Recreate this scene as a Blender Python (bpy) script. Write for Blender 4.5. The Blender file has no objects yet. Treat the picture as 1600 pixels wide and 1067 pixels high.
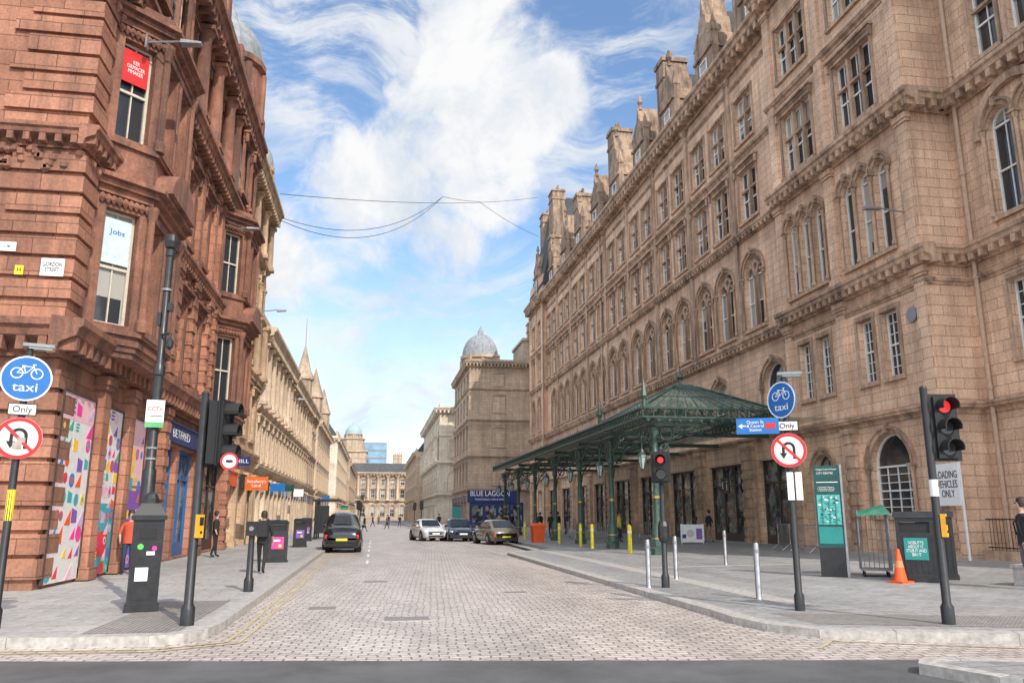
import bpy, math, random, bmesh
from mathutils import Vector, Matrix
random.seed(7)
sc=bpy.context.scene
COL=sc.collection
R=math.radians
# ---------------------------------------------------------------- materials
def newmat(name):
    m=bpy.data.materials.new(name); m.use_nodes=True
    nt=m.node_tree; nt.nodes.clear()
    o=nt.nodes.new('ShaderNodeOutputMaterial'); b=nt.nodes.new('ShaderNodeBsdfPrincipled')
    nt.links.new(b.outputs[0],o.inputs[0]); return m,nt,b
def N(nt,t,**k):
    n=nt.nodes.new(t)
    for a,v in k.items(): setattr(n,a,v)
    return n
def c4(c): return (c[0],c[1],c[2],1)
def noise(nt,vec,scale,detail=3,rough=.6):
    n=N(nt,'ShaderNodeTexNoise'); n.inputs['Scale'].default_value=scale; n.inputs['Detail'].default_value=detail
    n.inputs['Roughness'].default_value=rough
    if vec: nt.links.new(vec,n.inputs['Vector'])
    return n.outputs[0]
def maprange(nt,v,a,b,c,d):
    n=N(nt,'ShaderNodeMapRange'); nt.links.new(v,n.inputs[0])
    for i,x in zip((1,2,3,4),(a,b,c,d)): n.inputs[i].default_value=x
    return n.outputs[0]
def math2(nt,op,a,b=None):
    n=N(nt,'ShaderNodeMath',operation=op)
    for i,x in enumerate((a,b)):
        if x is None: continue
        if isinstance(x,(int,float)): n.inputs[i].default_value=x
        else: nt.links.new(x,n.inputs[i])
    return n.outputs[0]
def mul(nt,col,v):
    n=N(nt,'ShaderNodeVectorMath',operation='SCALE'); nt.links.new(col,n.inputs[0])
    if isinstance(v,(int,float)): n.inputs['Scale'].default_value=v
    else: nt.links.new(v,n.inputs['Scale'])
    return n.outputs[0]
def mixc(nt,f,a,b):
    n=N(nt,'ShaderNodeMix',data_type='RGBA')
    for i,x in ((0,f),(6,a),(7,b)):
        if isinstance(x,(int,float)): n.inputs[i].default_value=x
        elif isinstance(x,tuple): n.inputs[i].default_value=c4(x)
        else: nt.links.new(x,n.inputs[i])
    return n.outputs[2]
def scaled(nt,vec,s):
    n=N(nt,'ShaderNodeMapping'); nt.links.new(vec,n.inputs[0]); n.inputs['Scale'].default_value=s; return n.outputs[0]
def bump(nt,b,h,st,dist=.02):
    n=N(nt,'ShaderNodeBump'); n.inputs['Strength'].default_value=st; n.inputs['Distance'].default_value=dist
    nt.links.new(h,n.inputs['Height']); nt.links.new(n.outputs[0],b.inputs['Normal'])
def stone(name,c1,c2,soot_shade,bw=.95,bh=.4,brick=True,sootamt=.55,shade_bands=None,var=(.72,1.14)):
    m,nt,b=newmat(name)
    tc=N(nt,'ShaderNodeTexCoord').outputs['Object']
    if brick:
        sp=N(nt,'ShaderNodeSeparateXYZ'); nt.links.new(tc,sp.inputs[0])
        cb=N(nt,'ShaderNodeCombineXYZ'); nt.links.new(math2(nt,'ADD',sp.outputs[0],sp.outputs[1]),cb.inputs[0]); nt.links.new(sp.outputs[2],cb.inputs[1])
        br=N(nt,'ShaderNodeTexBrick'); nt.links.new(cb.outputs[0],br.inputs['Vector'])
        br.inputs['Scale'].default_value=1; br.inputs['Brick Width'].default_value=bw; br.inputs['Row Height'].default_value=bh
        br.inputs['Mortar Size'].default_value=.012; br.inputs['Mortar Smooth'].default_value=.3
        br.inputs['Color1'].default_value=c4(c1); br.inputs['Color2'].default_value=c4(c2)
        br.inputs['Mortar'].default_value=c4(tuple(x*.5 for x in c2)); col=br.outputs[0]
    else:
        col=mixc(nt,maprange(nt,noise(nt,tc,1.7),.35,.65,0,1),c1,c2)
    big=maprange(nt,noise(nt,tc,.33,3,.65),.3,.7,var[0],var[1])
    col=mul(nt,col,big)
    st=noise(nt,scaled(nt,tc,(1.6,1.6,.14)),1.0,4,.7)
    sf=maprange(nt,st,.44,.7,0,sootamt)
    if brick and shade_bands:  # shade painted into the colour below each cornice; wall foot darkened too
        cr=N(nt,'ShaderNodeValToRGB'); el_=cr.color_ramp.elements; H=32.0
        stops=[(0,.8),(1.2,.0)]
        for z in sorted(shade_bands): stops+=[(z-1.5,0),(z-.02,1),(z+.3,.15),(z+.9,0)]
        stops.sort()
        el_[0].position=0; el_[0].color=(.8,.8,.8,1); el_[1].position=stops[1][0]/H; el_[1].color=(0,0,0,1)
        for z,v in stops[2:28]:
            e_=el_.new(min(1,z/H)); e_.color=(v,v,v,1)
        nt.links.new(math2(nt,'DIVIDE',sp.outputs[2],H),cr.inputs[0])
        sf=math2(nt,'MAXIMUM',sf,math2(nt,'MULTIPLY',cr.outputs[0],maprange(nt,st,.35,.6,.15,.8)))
    col=mixc(nt,sf,col,soot_shade)
    fine=noise(nt,tc,14,2)
    col=mul(nt,col,maprange(nt,fine,.3,.7,.82,1.16))
    nt.links.new(col,b.inputs['Base Color']); b.inputs['Roughness'].default_value=.88
    h=fine
    if brick: h=math2(nt,'SUBTRACT',math2(nt,'MULTIPLY',h,.4),br.outputs[1])
    bump(nt,b,h,.6,.03); return m
def plain(name,c,rough=.5,metal=0,var=.15,scale=6,emis=0,bmp=0):
    m,nt,b=newmat(name)
    tc=N(nt,'ShaderNodeTexCoord').outputs['Object']
    n=noise(nt,tc,scale,3,.65)
    rgb=N(nt,'ShaderNodeRGB'); rgb.outputs[0].default_value=c4(c)
    nt.links.new(mul(nt,rgb.outputs[0],maprange(nt,n,.3,.7,1-var,1+var)),b.inputs['Base Color'])
    b.inputs['Metallic'].default_value=metal
    nt.links.new(maprange(nt,n,.3,.7,max(.03,rough-.08),min(1,rough+.1)),b.inputs['Roughness'])
    if emis: b.inputs['Emission Color'].default_value=c4(c); b.inputs['Emission Strength'].default_value=emis
    if bmp: bump(nt,b,n,bmp,.01)
    return m
def glassmat(name,dark=(.025,.03,.037),pale=(.5,.48,.43),blinds=True,thr=(.2,1.5)):
    m,nt,b=newmat(name)
    tn=N(nt,'ShaderNodeTexCoord'); sp=N(nt,'ShaderNodeSeparateXYZ'); nt.links.new(tn.outputs['Generated'],sp.inputs[0])
    if blinds:
        rnd=N(nt,'ShaderNodeObjectInfo').outputs['Random']
        f=math2(nt,'GREATER_THAN',sp.outputs[2],maprange(nt,rnd,0,1,thr[0],thr[1]))
        r2=math2(nt,'FRACT',math2(nt,'MULTIPLY',rnd,7.31))
        side=math2(nt,'GREATER_THAN',math2(nt,'ABSOLUTE',math2(nt,'SUBTRACT',sp.outputs[0],.5)),maprange(nt,r2,0,1,.25,.75))
        f=math2(nt,'MAXIMUM',f,side)
        fold=N(nt,'ShaderNodeTexWave'); fold.inputs['Scale'].default_value=9; fold.inputs['Distortion'].default_value=1.5
        nt.links.new(tn.outputs['Generated'],fold.inputs['Vector'])
        pc=mul(nt,mixc(nt,rnd,pale,tuple(x*.6 for x in pale)),maprange(nt,fold.outputs[1],0,1,.75,1))
        col=mixc(nt,math2(nt,'MULTIPLY',f,.85),dark,pc)
    else:
        vo=N(nt,'ShaderNodeTexVoronoi'); vo.distance='CHEBYCHEV'; vo.inputs['Scale'].default_value=1.3; nt.links.new(tn.outputs['Object'],vo.inputs['Vector'])
        hs=N(nt,'ShaderNodeHueSaturation'); nt.links.new(vo.outputs['Color'],hs.inputs['Color']); hs.inputs['Saturation'].default_value=.35; hs.inputs['Value'].default_value=.42
        sel=maprange(nt,noise(nt,tn.outputs['Object'],1.1,2),.46,.58,0,.85)
        col=mixc(nt,sel,dark,hs.outputs[0])
    nt.links.new(col,b.inputs['Base Color']); b.inputs['Roughness'].default_value=.06
    b.inputs['Specular IOR Level'].default_value=.7
    bump(nt,b,noise(nt,tn.outputs['Object'],1.3,2),.05,.05)
    return m
GB=[4.2,7.9,11.3,14.6]
RED=stone('red_sandstone',(.49,.225,.14),(.36,.155,.098),(.085,.048,.036),sootamt=.7,shade_bands=[5.2,10.3,15.0,19.5],var=(.58,1.2))
REDT=stone('red_sandstone_trim',(.37,.165,.105),(.24,.107,.072),(.055,.036,.03),brick=False,sootamt=.85)
WARM=stone('honey_sandstone',(.70,.48,.31),(.60,.40,.25),(.2,.13,.085),sootamt=.5,shade_bands=[4.2,9.2,13,19.3])
WARMT=stone('honey_sandstone_trim',(.62,.43,.28),(.48,.33,.215),(.15,.1,.07),brick=False,sootamt=.6)
BLO=stone('blonde_sandstone',(.76,.60,.44),(.66,.51,.37),(.28,.21,.15),sootamt=.4,shade_bands=GB)
BLOT=stone('blonde_sandstone_trim',(.72,.56,.41),(.6,.46,.33),(.24,.18,.13),brick=False,sootamt=.5)
STA=stone('station_sandstone',(.88,.60,.415),(.75,.49,.33),(.27,.165,.11),bw=1.0,bh=.38,sootamt=.6,shade_bands=[5.5,10.6,16.7,21.7,27.3],var=(.68,1.14))
STAT=stone('station_sandstone_trim',(.66,.445,.305),(.46,.305,.21),(.12,.078,.056),brick=False,sootamt=.9)
GRY=stone('weathered_sandstone',(.60,.45,.325),(.50,.375,.27),(.2,.15,.11),sootamt=.55,shade_bands=[4.8,9.4,14,21.9])
GRYT=stone('weathered_sandstone_trim',(.55,.415,.3),(.43,.325,.235),(.15,.115,.085),brick=False,sootamt=.7)
PAL=stone('pale_limestone',(.80,.71,.58),(.72,.63,.5),(.36,.3,.23),sootamt=.3,shade_bands=[4.8,10.2,18.9])
SLATE=stone('roof_slate',(.10,.105,.115),(.075,.078,.087),(.05,.05,.05),bw=.4,bh=.25)
DSTONE=stone('sooty_roof_stone',(.48,.33,.23),(.30,.205,.145),(.065,.048,.038),brick=False,sootamt=.95)
GLASS=glassmat('window_glass')
GLASSD=glassmat('shop_glass',dark=(.035,.038,.042),blinds=False)
WHITE=plain('white_paint',(.78,.77,.74),.45,var=.1)
CREAM=plain('cream_paint',(.58,.52,.43),.5)
DBRN=plain('dark_frame_paint',(.07,.052,.045),.4)
BLACK=plain('black_paint',(.02,.02,.022),.38,var=.3)
BLACKM=plain('black_matte',(.015,.015,.016),.7)
GREEN=plain('canopy_green_paint',(.028,.058,.046),.4,var=.4)
GREENL=plain('canopy_green_highlight',(.05,.095,.075),.4,var=.4)
GOLD=plain('gold_paint',(.5,.33,.08),.4,metal=.4)
LEAD=plain('lead_roof',(.25,.265,.28),.8,var=.3,scale=2)
COPPER=plain('aged_copper',(.3,.4,.42),.6,var=.2)
STEEL=plain('brushed_steel',(.36,.36,.365),.35,metal=.8)
GREYM=plain('grey_metal',(.25,.25,.26),.45,metal=.3)
BLUE=plain('sign_blue',(.01,.14,.43),.35,var=.06)
NAVY=plain('navy_fascia',(.012,.03,.14),.4)
MIDBLUE=plain('shop_blue',(.02,.12,.32),.4)
SIGNW=plain('sign_white',(.8,.8,.8),.4,var=.05)
SIGNR=plain('sign_red',(.6,.02,.02),.4,var=.05)
ORANGE=plain('orange_plastic',(.8,.11,.02),.45,var=.1)
YELLOW=plain('yellow_paint',(.75,.62,.03),.4,var=.12)
LINEY=plain('worn_yellow_line',(.48,.38,.22),.8,var=.3,scale=14)
TEAL=plain('teal_panel',(.02,.24,.22),.35,var=.1)
TEALL=plain('teal_light',(.09,.40,.36),.35,var=.25,scale=12)
DTEAL=plain('dark_teal',(.01,.07,.066),.3)
PINK=plain('poster_pink',(.8,.05,.3),.5)
PURPLE=plain('poster_purple',(.22,.10,.42),.5)
PANELW=plain('hoarding_white',(.74,.72,.70),.5,var=.06)
REDL=plain('red_lamp',(.9,.03,.03),.3,emis=.9,var=.3)
LENS=plain('dark_lens',(.05,.05,.05),.15)
TYRE=plain('tyre_rubber',(.02,.02,.02),.8)
GRAN=plain('granite_kerb',(.40,.37,.34),.75,var=.28,scale=9,bmp=.3)
SKIN=plain('skin',(.5,.3,.22),.55)
HAIR=plain('dark_hair',(.03,.02,.015),.6)
CLO_BLK=plain('black_cloth',(.02,.02,.023),.85,bmp=.3)
CLO_NAVY=plain('navy_denim',(.03,.045,.09),.85)
CLO_RED=plain('orange_red_jacket',(.5,.08,.04),.75)
CLO_GREY=plain('grey_cloth',(.12,.12,.13),.85)
CLO_HV=plain('high_vis_cloth',(.75,.65,.05),.6)
CLO_TAN=plain('tan_cloth',(.32,.24,.16),.85)
TGREY=plain('terracotta',(.34,.2,.13),.8)
GROOF,_nt,_b=newmat('canopy_glass')
_b.inputs['Base Color'].default_value=(.19,.23,.21,1); _b.inputs['Roughness'].default_value=.15; _b.inputs['Specular IOR Level'].default_value=.8
_t=N(_nt,'ShaderNodeBsdfTransparent'); _t.inputs[0].default_value=(.8,.9,.86,1); _mx=N(_nt,'ShaderNodeMixShader')
_tc=N(_nt,'ShaderNodeTexCoord').outputs['Object']; _nt.links.new(maprange(_nt,noise(_nt,_tc,1.2),.35,.65,.3,.7),_mx.inputs[0])
_nt.links.new(_t.outputs[0],_mx.inputs[1]); _nt.links.new(_b.outputs[0],_mx.inputs[2])
_nt.links.new(_mx.outputs[0],[n for n in _nt.nodes if n.type=='OUTPUT_MATERIAL'][0].inputs[0])
CARG=plain('car_glass',(.02,.025,.028),.06,var=.3)
def paint(name,c):
    m=plain(name,c,.22,var=.04); b=[n for n in m.node_tree.nodes if n.type=='BSDF_PRINCIPLED'][0]
    b.inputs['Coat Weight'].default_value=.8; return m
CARW=paint('white_car_paint',(.6,.6,.6)); CARB=paint('dark_blue_car_paint',(.02,.03,.06)); CARK=paint('grey_gold_car_paint',(.16,.135,.10)); CABK=paint('black_car_paint',(.012,.012,.013))
def paving(name,c1,c2,mort,bw,bh,ms,distort=.02,rough=.7,rot=0,off=.5,bs=.7,big=(.78,1.16),bumpd=.02):
    m,nt,b=newmat(name)
    tc=N(nt,'ShaderNodeTexCoord').outputs['Object']
    mp=N(nt,'ShaderNodeMapping'); nt.links.new(tc,mp.inputs[0]); mp.inputs['Rotation'].default_value=(0,0,rot)
    v=mp.outputs[0]
    nn=N(nt,'ShaderNodeTexNoise'); nn.inputs['Scale'].default_value=1.9; nn.inputs['Detail'].default_value=4; nt.links.new(v,nn.inputs['Vector'])
    sub=N(nt,'ShaderNodeVectorMath',operation='SUBTRACT'); nt.links.new(nn.outputs[1],sub.inputs[0]); sub.inputs[1].default_value=(.5,.5,.5)
    s2=N(nt,'ShaderNodeVectorMath',operation='SCALE'); nt.links.new(sub.outputs[0],s2.inputs[0]); s2.inputs['Scale'].default_value=distort*4
    ad=N(nt,'ShaderNodeVectorMath',operation='ADD'); nt.links.new(v,ad.inputs[0]); nt.links.new(s2.outputs[0],ad.inputs[1])
    br=N(nt,'ShaderNodeTexBrick'); nt.links.new(ad.outputs[0],br.inputs['Vector'])
    br.offset=off
    br.inputs['Scale'].default_value=1; br.inputs['Brick Width'].default_value=bw; br.inputs['Row Height'].default_value=bh
    br.inputs['Mortar Size'].default_value=ms; br.inputs['Mortar Smooth'].default_value=.35
    br.inputs['Color1'].default_value=c4(c1); br.inputs['Color2'].default_value=c4(c2); br.inputs['Mortar'].default_value=c4(mort)
    col=mul(nt,br.outputs[0],maprange(nt,noise(nt,scaled(nt,tc,(1,.25,1)),.6,4,.65),.3,.7,big[0],big[1]))
    fine=noise(nt,tc,11,4,.7)
    col=mul(nt,col,maprange(nt,fine,.3,.7,.76,1.22))
    spots=maprange(nt,noise(nt,tc,3.3,5,.75),.58,.68,0,.4)
    col=mixc(nt,spots,col,tuple(x*.45 for x in c2))
    nt.links.new(col,b.inputs['Base Color'])
    nt.links.new(maprange(nt,noise(nt,tc,2.5,3),.3,.7,rough-.15,rough+.12),b.inputs['Roughness'])
    h=math2(nt,'SUBTRACT',math2(nt,'MULTIPLY',fine,.5),br.outputs[1])
    bump(nt,b,h,bs,bumpd); return m
SETTS=paving('granite_setts',(.60,.52,.46),(.45,.385,.34),(.18,.15,.13),.25,.15,.013,.042,.48,rot=R(4),bs=.8,bumpd=.025)
SLAB=paving('paving_slabs',(.42,.40,.38),(.35,.335,.315),(.17,.16,.15),.9,.6,.009,.004,.7,bs=.4,bumpd=.008)
SLAB2=paving('small_paving_blocks',(.36,.35,.34),(.29,.28,.27),(.145,.135,.13),.45,.22,.009,.004,.62,bs=.4,bumpd=.01)
TACT=paving('tactile_paving',(.37,.34,.31),(.33,.30,.28),(.15,.135,.12),.07,.07,.012,0,.7,off=0,bs=.9,bumpd=.012)
def asphalt():
    m,nt,b=newmat('asphalt'); tc=N(nt,'ShaderNodeTexCoord').outputs['Object']
    col=mixc(nt,noise(nt,tc,90,3,.8),(.045,.045,.048),(.17,.165,.16))
    col=mul(nt,col,maprange(nt,noise(nt,tc,.8,4,.7),.3,.7,.7,1.3))
    nt.links.new(col,b.inputs['Base Color']); b.inputs['Roughness'].default_value=.8
    bump(nt,b,noise(nt,tc,70,3,.8),.7,.012); return m
ASPH=asphalt()
# ---------------------------------------------------------------- mesh builder
class Fr:
    def __init__(s,o,sd,nd): s.o=Vector((o[0],o[1],0)); s.s=Vector((sd[0],sd[1],0)).normalized(); s.n=Vector((nd[0],nd[1],0)).normalized()
    def p(s,a,d,z): v=s.o+s.s*a+s.n*d; return (v.x,v.y,z)
    def off(s,d,a=0): q=s.o+s.n*d+s.s*a; return Fr((q.x,q.y),s.s,s.n)
    def ang(s): return math.atan2(s.n.y,s.n.x)+math.pi/2
HEX=[(0,3,2,1),(4,5,6,7),(0,1,5,4),(1,2,6,5),(2,3,7,6),(3,0,4,7)]
class MB:
    def __init__(s): s.v=[];s.f=[];s.m=[]
    def add(s,vs,fs,m=0):
        o=len(s.v); s.v+=[tuple(v) for v in vs]; s.f+=[tuple(i+o for i in f) for f in fs]; s.m+=[m]*len(fs)
    def hexa(s,p,m=0): s.add(p,HEX,m)
    def box(s,x0,x1,y0,y1,z0,z1,m=0):
        s.hexa([(x0,y0,z0),(x1,y0,z0),(x1,y1,z0),(x0,y1,z0),(x0,y0,z1),(x1,y0,z1),(x1,y1,z1),(x0,y1,z1)],m)
    def fb(s,F,a0,a1,d0,d1,z0,z1,m=0):
        s.hexa([F.p(a0,d0,z0),F.p(a1,d0,z0),F.p(a1,d1,z0),F.p(a0,d1,z0),F.p(a0,d0,z1),F.p(a1,d0,z1),F.p(a1,d1,z1),F.p(a0,d1,z1)],m)
    def lathe(s,prof,cx=0,cy=0,n=12,m=0,a0=0):
        vs=[];fs=[]
        for r,z in prof:
            for i in range(n):
                a=a0+2*math.pi*i/n; vs.append((cx+r*math.cos(a),cy+r*math.sin(a),z))
        for k in range(len(prof)-1):
            for i in range(n):
                j=(i+1)%n; fs.append((k*n+i,k*n+j,(k+1)*n+j,(k+1)*n+i))
        fs.append(tuple(range(n))[::-1]); fs.append(tuple(range((len(prof)-1)*n,len(prof)*n)))
        s.add(vs,fs,m)
    def tube(s,pts,r,n=6,m=0):
        pts=[Vector(p) for p in pts]; rs=r if isinstance(r,(list,tuple)) else [r]*len(pts)
        vs=[];fs=[]
        for k,p in enumerate(pts):
            d=(pts[min(k+1,len(pts)-1)]-pts[max(k-1,0)]).normalized()
            up=Vector((0,0,1)) if abs(d.z)<.95 else Vector((1,0,0))
            a=d.cross(up).normalized(); b=d.cross(a).normalized()
            for i in range(n):
                t=2*math.pi*i/n; vs.append(tuple(p+(a*math.cos(t)+b*math.sin(t))*rs[k]))
        for k in range(len(pts)-1):
            for i in range(n):
                j=(i+1)%n; fs.append((k*n+i,k*n+j,(k+1)*n+j,(k+1)*n+i))
        fs.append(tuple(range(n))[::-1]); fs.append(tuple(range((len(pts)-1)*n,len(pts)*n)))
        s.add(vs,fs,m)
    def sweep(s,F,prof,a0,a1,m=0):
        n=len(prof); vs=[F.p(a0,d,z) for d,z in prof]+[F.p(a1,d,z) for d,z in prof]
        fs=[(i,(i+1)%n,(i+1)%n+n,i+n) for i in range(n)]+[tuple(range(n))[::-1],tuple(range(n,2*n))]
        s.add(vs,fs,m)
    def fpoly(s,F,P,d0,d1,m=0):
        n=len(P); vs=[F.p(x,d,z) for d in (d0,d1) for x,z in P]
        s.add(vs,[tuple(range(n)),tuple(range(n,2*n))]+[(i,(i+1)%n,(i+1)%n+n,i+n) for i in range(n)],m)
    def disc(s,cx,cz,r,y0,y1,n=24,m=0):
        vs=[(cx+r*math.cos(2*math.pi*i/n),y,cz+r*math.sin(2*math.pi*i/n)) for y in (y0,y1) for i in range(n)]
        s.add(vs,[(i,(i+1)%n,(i+1)%n+n,i+n) for i in range(n)]+[tuple(range(n)),tuple(range(n,2*n))],m)
    def arc(s,cx,cz,r0,r1,y0,y1,a0,a1,n=12,m=0):
        for i in range(n):
            t0=a0+(a1-a0)*i/n;t1=a0+(a1-a0)*(i+1)/n
            P=lambda r,t,y:(cx+r*math.cos(t),y,cz+r*math.sin(t))
            s.hexa([P(r0,t0,y0),P(r1,t0,y0),P(r1,t0,y1),P(r0,t0,y1),P(r0,t1,y0),P(r1,t1,y0),P(r1,t1,y1),P(r0,t1,y1)],m)
    def prism(s,pts,y0,y1,m=0):
        n=len(pts); vs=[(x,y0,z) for x,z in pts]+[(x,y1,z) for x,z in pts]
        s.add(vs,[(i,(i+1)%n,(i+1)%n+n,i+n) for i in range(n)]+[tuple(range(n)),tuple(range(n,2*n))],m)
    def mesh(s,name,mats,smooth=False):
        me=bpy.data.meshes.new(name); me.from_pydata(s.v,[],s.f)
        for mt in mats: me.materials.append(mt)
        for p,mi in zip(me.polygons,s.m): p.material_index=mi; p.use_smooth=smooth
        bm=bmesh.new(); bm.from_mesh(me); bmesh.ops.recalc_face_normals(bm,faces=bm.faces); bm.to_mesh(me); bm.free()
        if smooth:
            try: me.set_sharp_from_angle(angle=R(40))
            except Exception: pass
        return me
def obj(name,me,parent=None,loc=(0,0,0),rot=0):
    o=bpy.data.objects.new(name,me); COL.objects.link(o)
    if parent: o.parent=parent
    o.location=loc; o.rotation_euler=rot if isinstance(rot,tuple) else (0,0,rot); return o
def part(name,mb,mats,parent,loc=(0,0,0),rot=0,smooth=False):
    return obj(name,mb.mesh(name,mats if isinstance(mats,list) else [mats],smooth),parent,loc,rot)
def thing(name,label,cat,loc=(0,0,0),rot=0,group=None):
    e=bpy.data.objects.new(name,None); COL.objects.link(e); e.location=loc; e.rotation_euler=(0,0,rot); e.empty_display_size=.3
    e['label']=label; e['category']=cat
    if group: e['group']=group
    return e
def clone(src,loc,rot=None,label=None):
    def cp(o,par):
        c=o.copy(); COL.objects.link(c)
        if par: c.parent=par
        for ch in list(o.children): cp(ch,c)
        return c
    c=cp(src,None); c.location=loc
    if rot is not None: c.rotation_euler=(0,0,rot)
    if label: c['label']=label
    return c
def structure(name,me,label=None):
    o=obj(name,me); o['kind']='structure'; return o
def tmesh(s,size,mat,width=None):
    cu=bpy.data.curves.new('t','FONT'); cu.body=s; cu.size=size; cu.align_x='CENTER'; cu.align_y='CENTER'; cu.extrude=.004; cu.space_line=.9
    o=bpy.data.objects.new('t',cu); COL.objects.link(o); bpy.context.view_layer.update()
    me=bpy.data.meshes.new_from_object(o.evaluated_get(bpy.context.evaluated_depsgraph_get()))
    bpy.data.objects.remove(o)
    xs=[v.co.x for v in me.vertices]; k=1
    if width and xs: k=width/(max(xs)-min(xs))
    for v in me.vertices: v.co=Vector((v.co.x*k,-v.co.z,v.co.y))
    me.materials.clear(); me.materials.append(mat); return me
def text(s,size,mat,parent,loc,rot=0,width=None): return obj('lettering',tmesh(s,size,mat,width),parent,loc,rot)
# ---------------------------------------------------------------- facades
RV=.3
_wc={}
def winmesh(w,h,arch=False,nm=0,tr=False,sur='plain',bars=1,fm=None,gm=None,sm=None):
    key=(w,h,arch,nm,tr,sur,bars,fm.name,gm.name,sm.name)
    if key in _wc: return _wc[key]
    g=MB();f=MB();s=MB(); r=w/2; sp=h-r if arch else h
    if arch:
        pts=[(-r,0),(r,0)]+[(r*math.cos(math.pi*i/12),sp+r*math.sin(math.pi*i/12)) for i in range(13)]
        g.add([(x,0,z) for x,z in pts],[tuple(range(len(pts)))])
    else: g.add([(-r,0,0),(r,0,0),(r,0,h),(-r,0,h)],[(0,1,2,3)])
    b=.075
    f.box(-r,-r+b,-.07,-.004,0,sp); f.box(r-b,r,-.07,-.004,0,sp); f.box(-r+b,r-b,-.07,-.004,0,b)
    if arch: f.arc(0,sp,r-b,r,-.07,-.004,0,math.pi)
    else: f.box(-r+b,r-b,-.07,-.004,h-b,h)
    nl=nm+1; lw=w/nl
    mid=sp if arch else h*.5
    if tr: mid=h*.42
    f.box(-r+b,r-b,-.08,-.005,mid-.035,mid+.035)
    if arch: f.box(-r+b,r-b,-.079,-.0055,sp*.5-.03,sp*.5+.03)
    for i in range(nl):
        cx=-r+lw*(i+.5)
        for k in range(bars):
            x=cx-lw/2+lw*(k+1)/(bars+1); f.box(x-.018,x+.018,-.05,-.006,b,(sp if not arch else h-.08 if bars==1 and nm==0 else sp)-.0)
    if bars>1:
        for k in range(1,6):
            z=sp*k/6
            if abs(z-mid)>.2: f.box(-r+b,r-b,-.048,-.007,z-.015,z+.015)
    y=-RV
    if sur!='none':
        s.box(-r-.16,r+.16,y-.14,y+.2,-.16,.012)
        for i in range(1,nl):
            x=-r+lw*i; s.box(x-.08,x+.08,-.22,-.02,.012,sp)
            if arch: s.lathe([(.11,.02),(.07,.2),(.065,sp-.3),(.12,sp-.1)],x,-.24,8)
        if tr: s.box(-r,r,-.20,-.018,h*.62-.06,h*.62+.06)
        if arch:
            s.arc(0,sp,r+.01,r+.2,y-.08,y+.05,0,math.pi,12); s.arc(0,sp,r+.2,r+.29,y-.15,y+.04,0,math.pi,12)
            s.box(-.09,.09,y-.2,y,h-.0+.02,h+.36)
            for sx in (-1,1):
                x=sx*(r+.11)
                s.lathe([(.1,.02),(.1,.15),(.07,.2),(.065,sp-.3),(.1,sp-.22),(.12,sp-.06)],x,y-.1,8)
                s.box(x-.15,x+.15,y-.24,y+.03,sp-.06,sp+.03)
            if nm:
                s.arc(0,sp+r*.42,r*.2,r*.34,-.2,-.02,0,2*math.pi,12)
                for sx in (-1,1): s.arc(sx*r/2,sp,r*.4,r*.52,-.19,-.019,0,math.pi,8)
        else:
            s.box(-r-.18,-r-.015,y-.07,y+.05,.012,h+.015); s.box(r+.015,r+.18,y-.07,y+.05,.012,h+.015)
            s.box(-r-.2,r+.2,y-.09,y+.06,h+.015,h+.2)
            if sur in('hood','ped','seg'):
                s.box(-r-.24,r+.24,y-.14,y+.05,h+.2,h+.3); s.box(-r-.32,r+.32,y-.27,y+.05,h+.3,h+.4)
                for sx in (-1,1): s.box(sx*(r+.2)-.07,sx*(r+.2)+.07,y-.2,y-.071,h-.15,h+.299)
            if sur=='ped': s.prism([(-r-.32,h+.4),(r+.32,h+.4),(0,h+.4+.32*(r+.3))],y-.24,y+.04)
            if sur=='seg':
                n=8; s.prism([(-(r+.32)*math.cos(math.pi*i/n),h+.4+.5*(r)*math.sin(math.pi*i/n)) for i in range(n+1)],y-.3,y+.04)
                s.lathe([(.02,h+.35),(.2,h+.45),(.24,h+.6),(.15,h+.8),(.02,h+.85)],0,y-.28,8)
    res=(g.mesh('window',[gm]),f.mesh('frame',[fm]),s.mesh('surround',[sm]) if s.v else None)
    _wc[key]=res; return res
def window(par,F,a,z,meshes,depth=RV,name='window'):
    g,f,s=meshes
    w=obj(name,g,par,F.p(a,-depth,z),F.ang()); obj('frame',f,w)
    if s: obj('surround',s,w)
    return w
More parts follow.
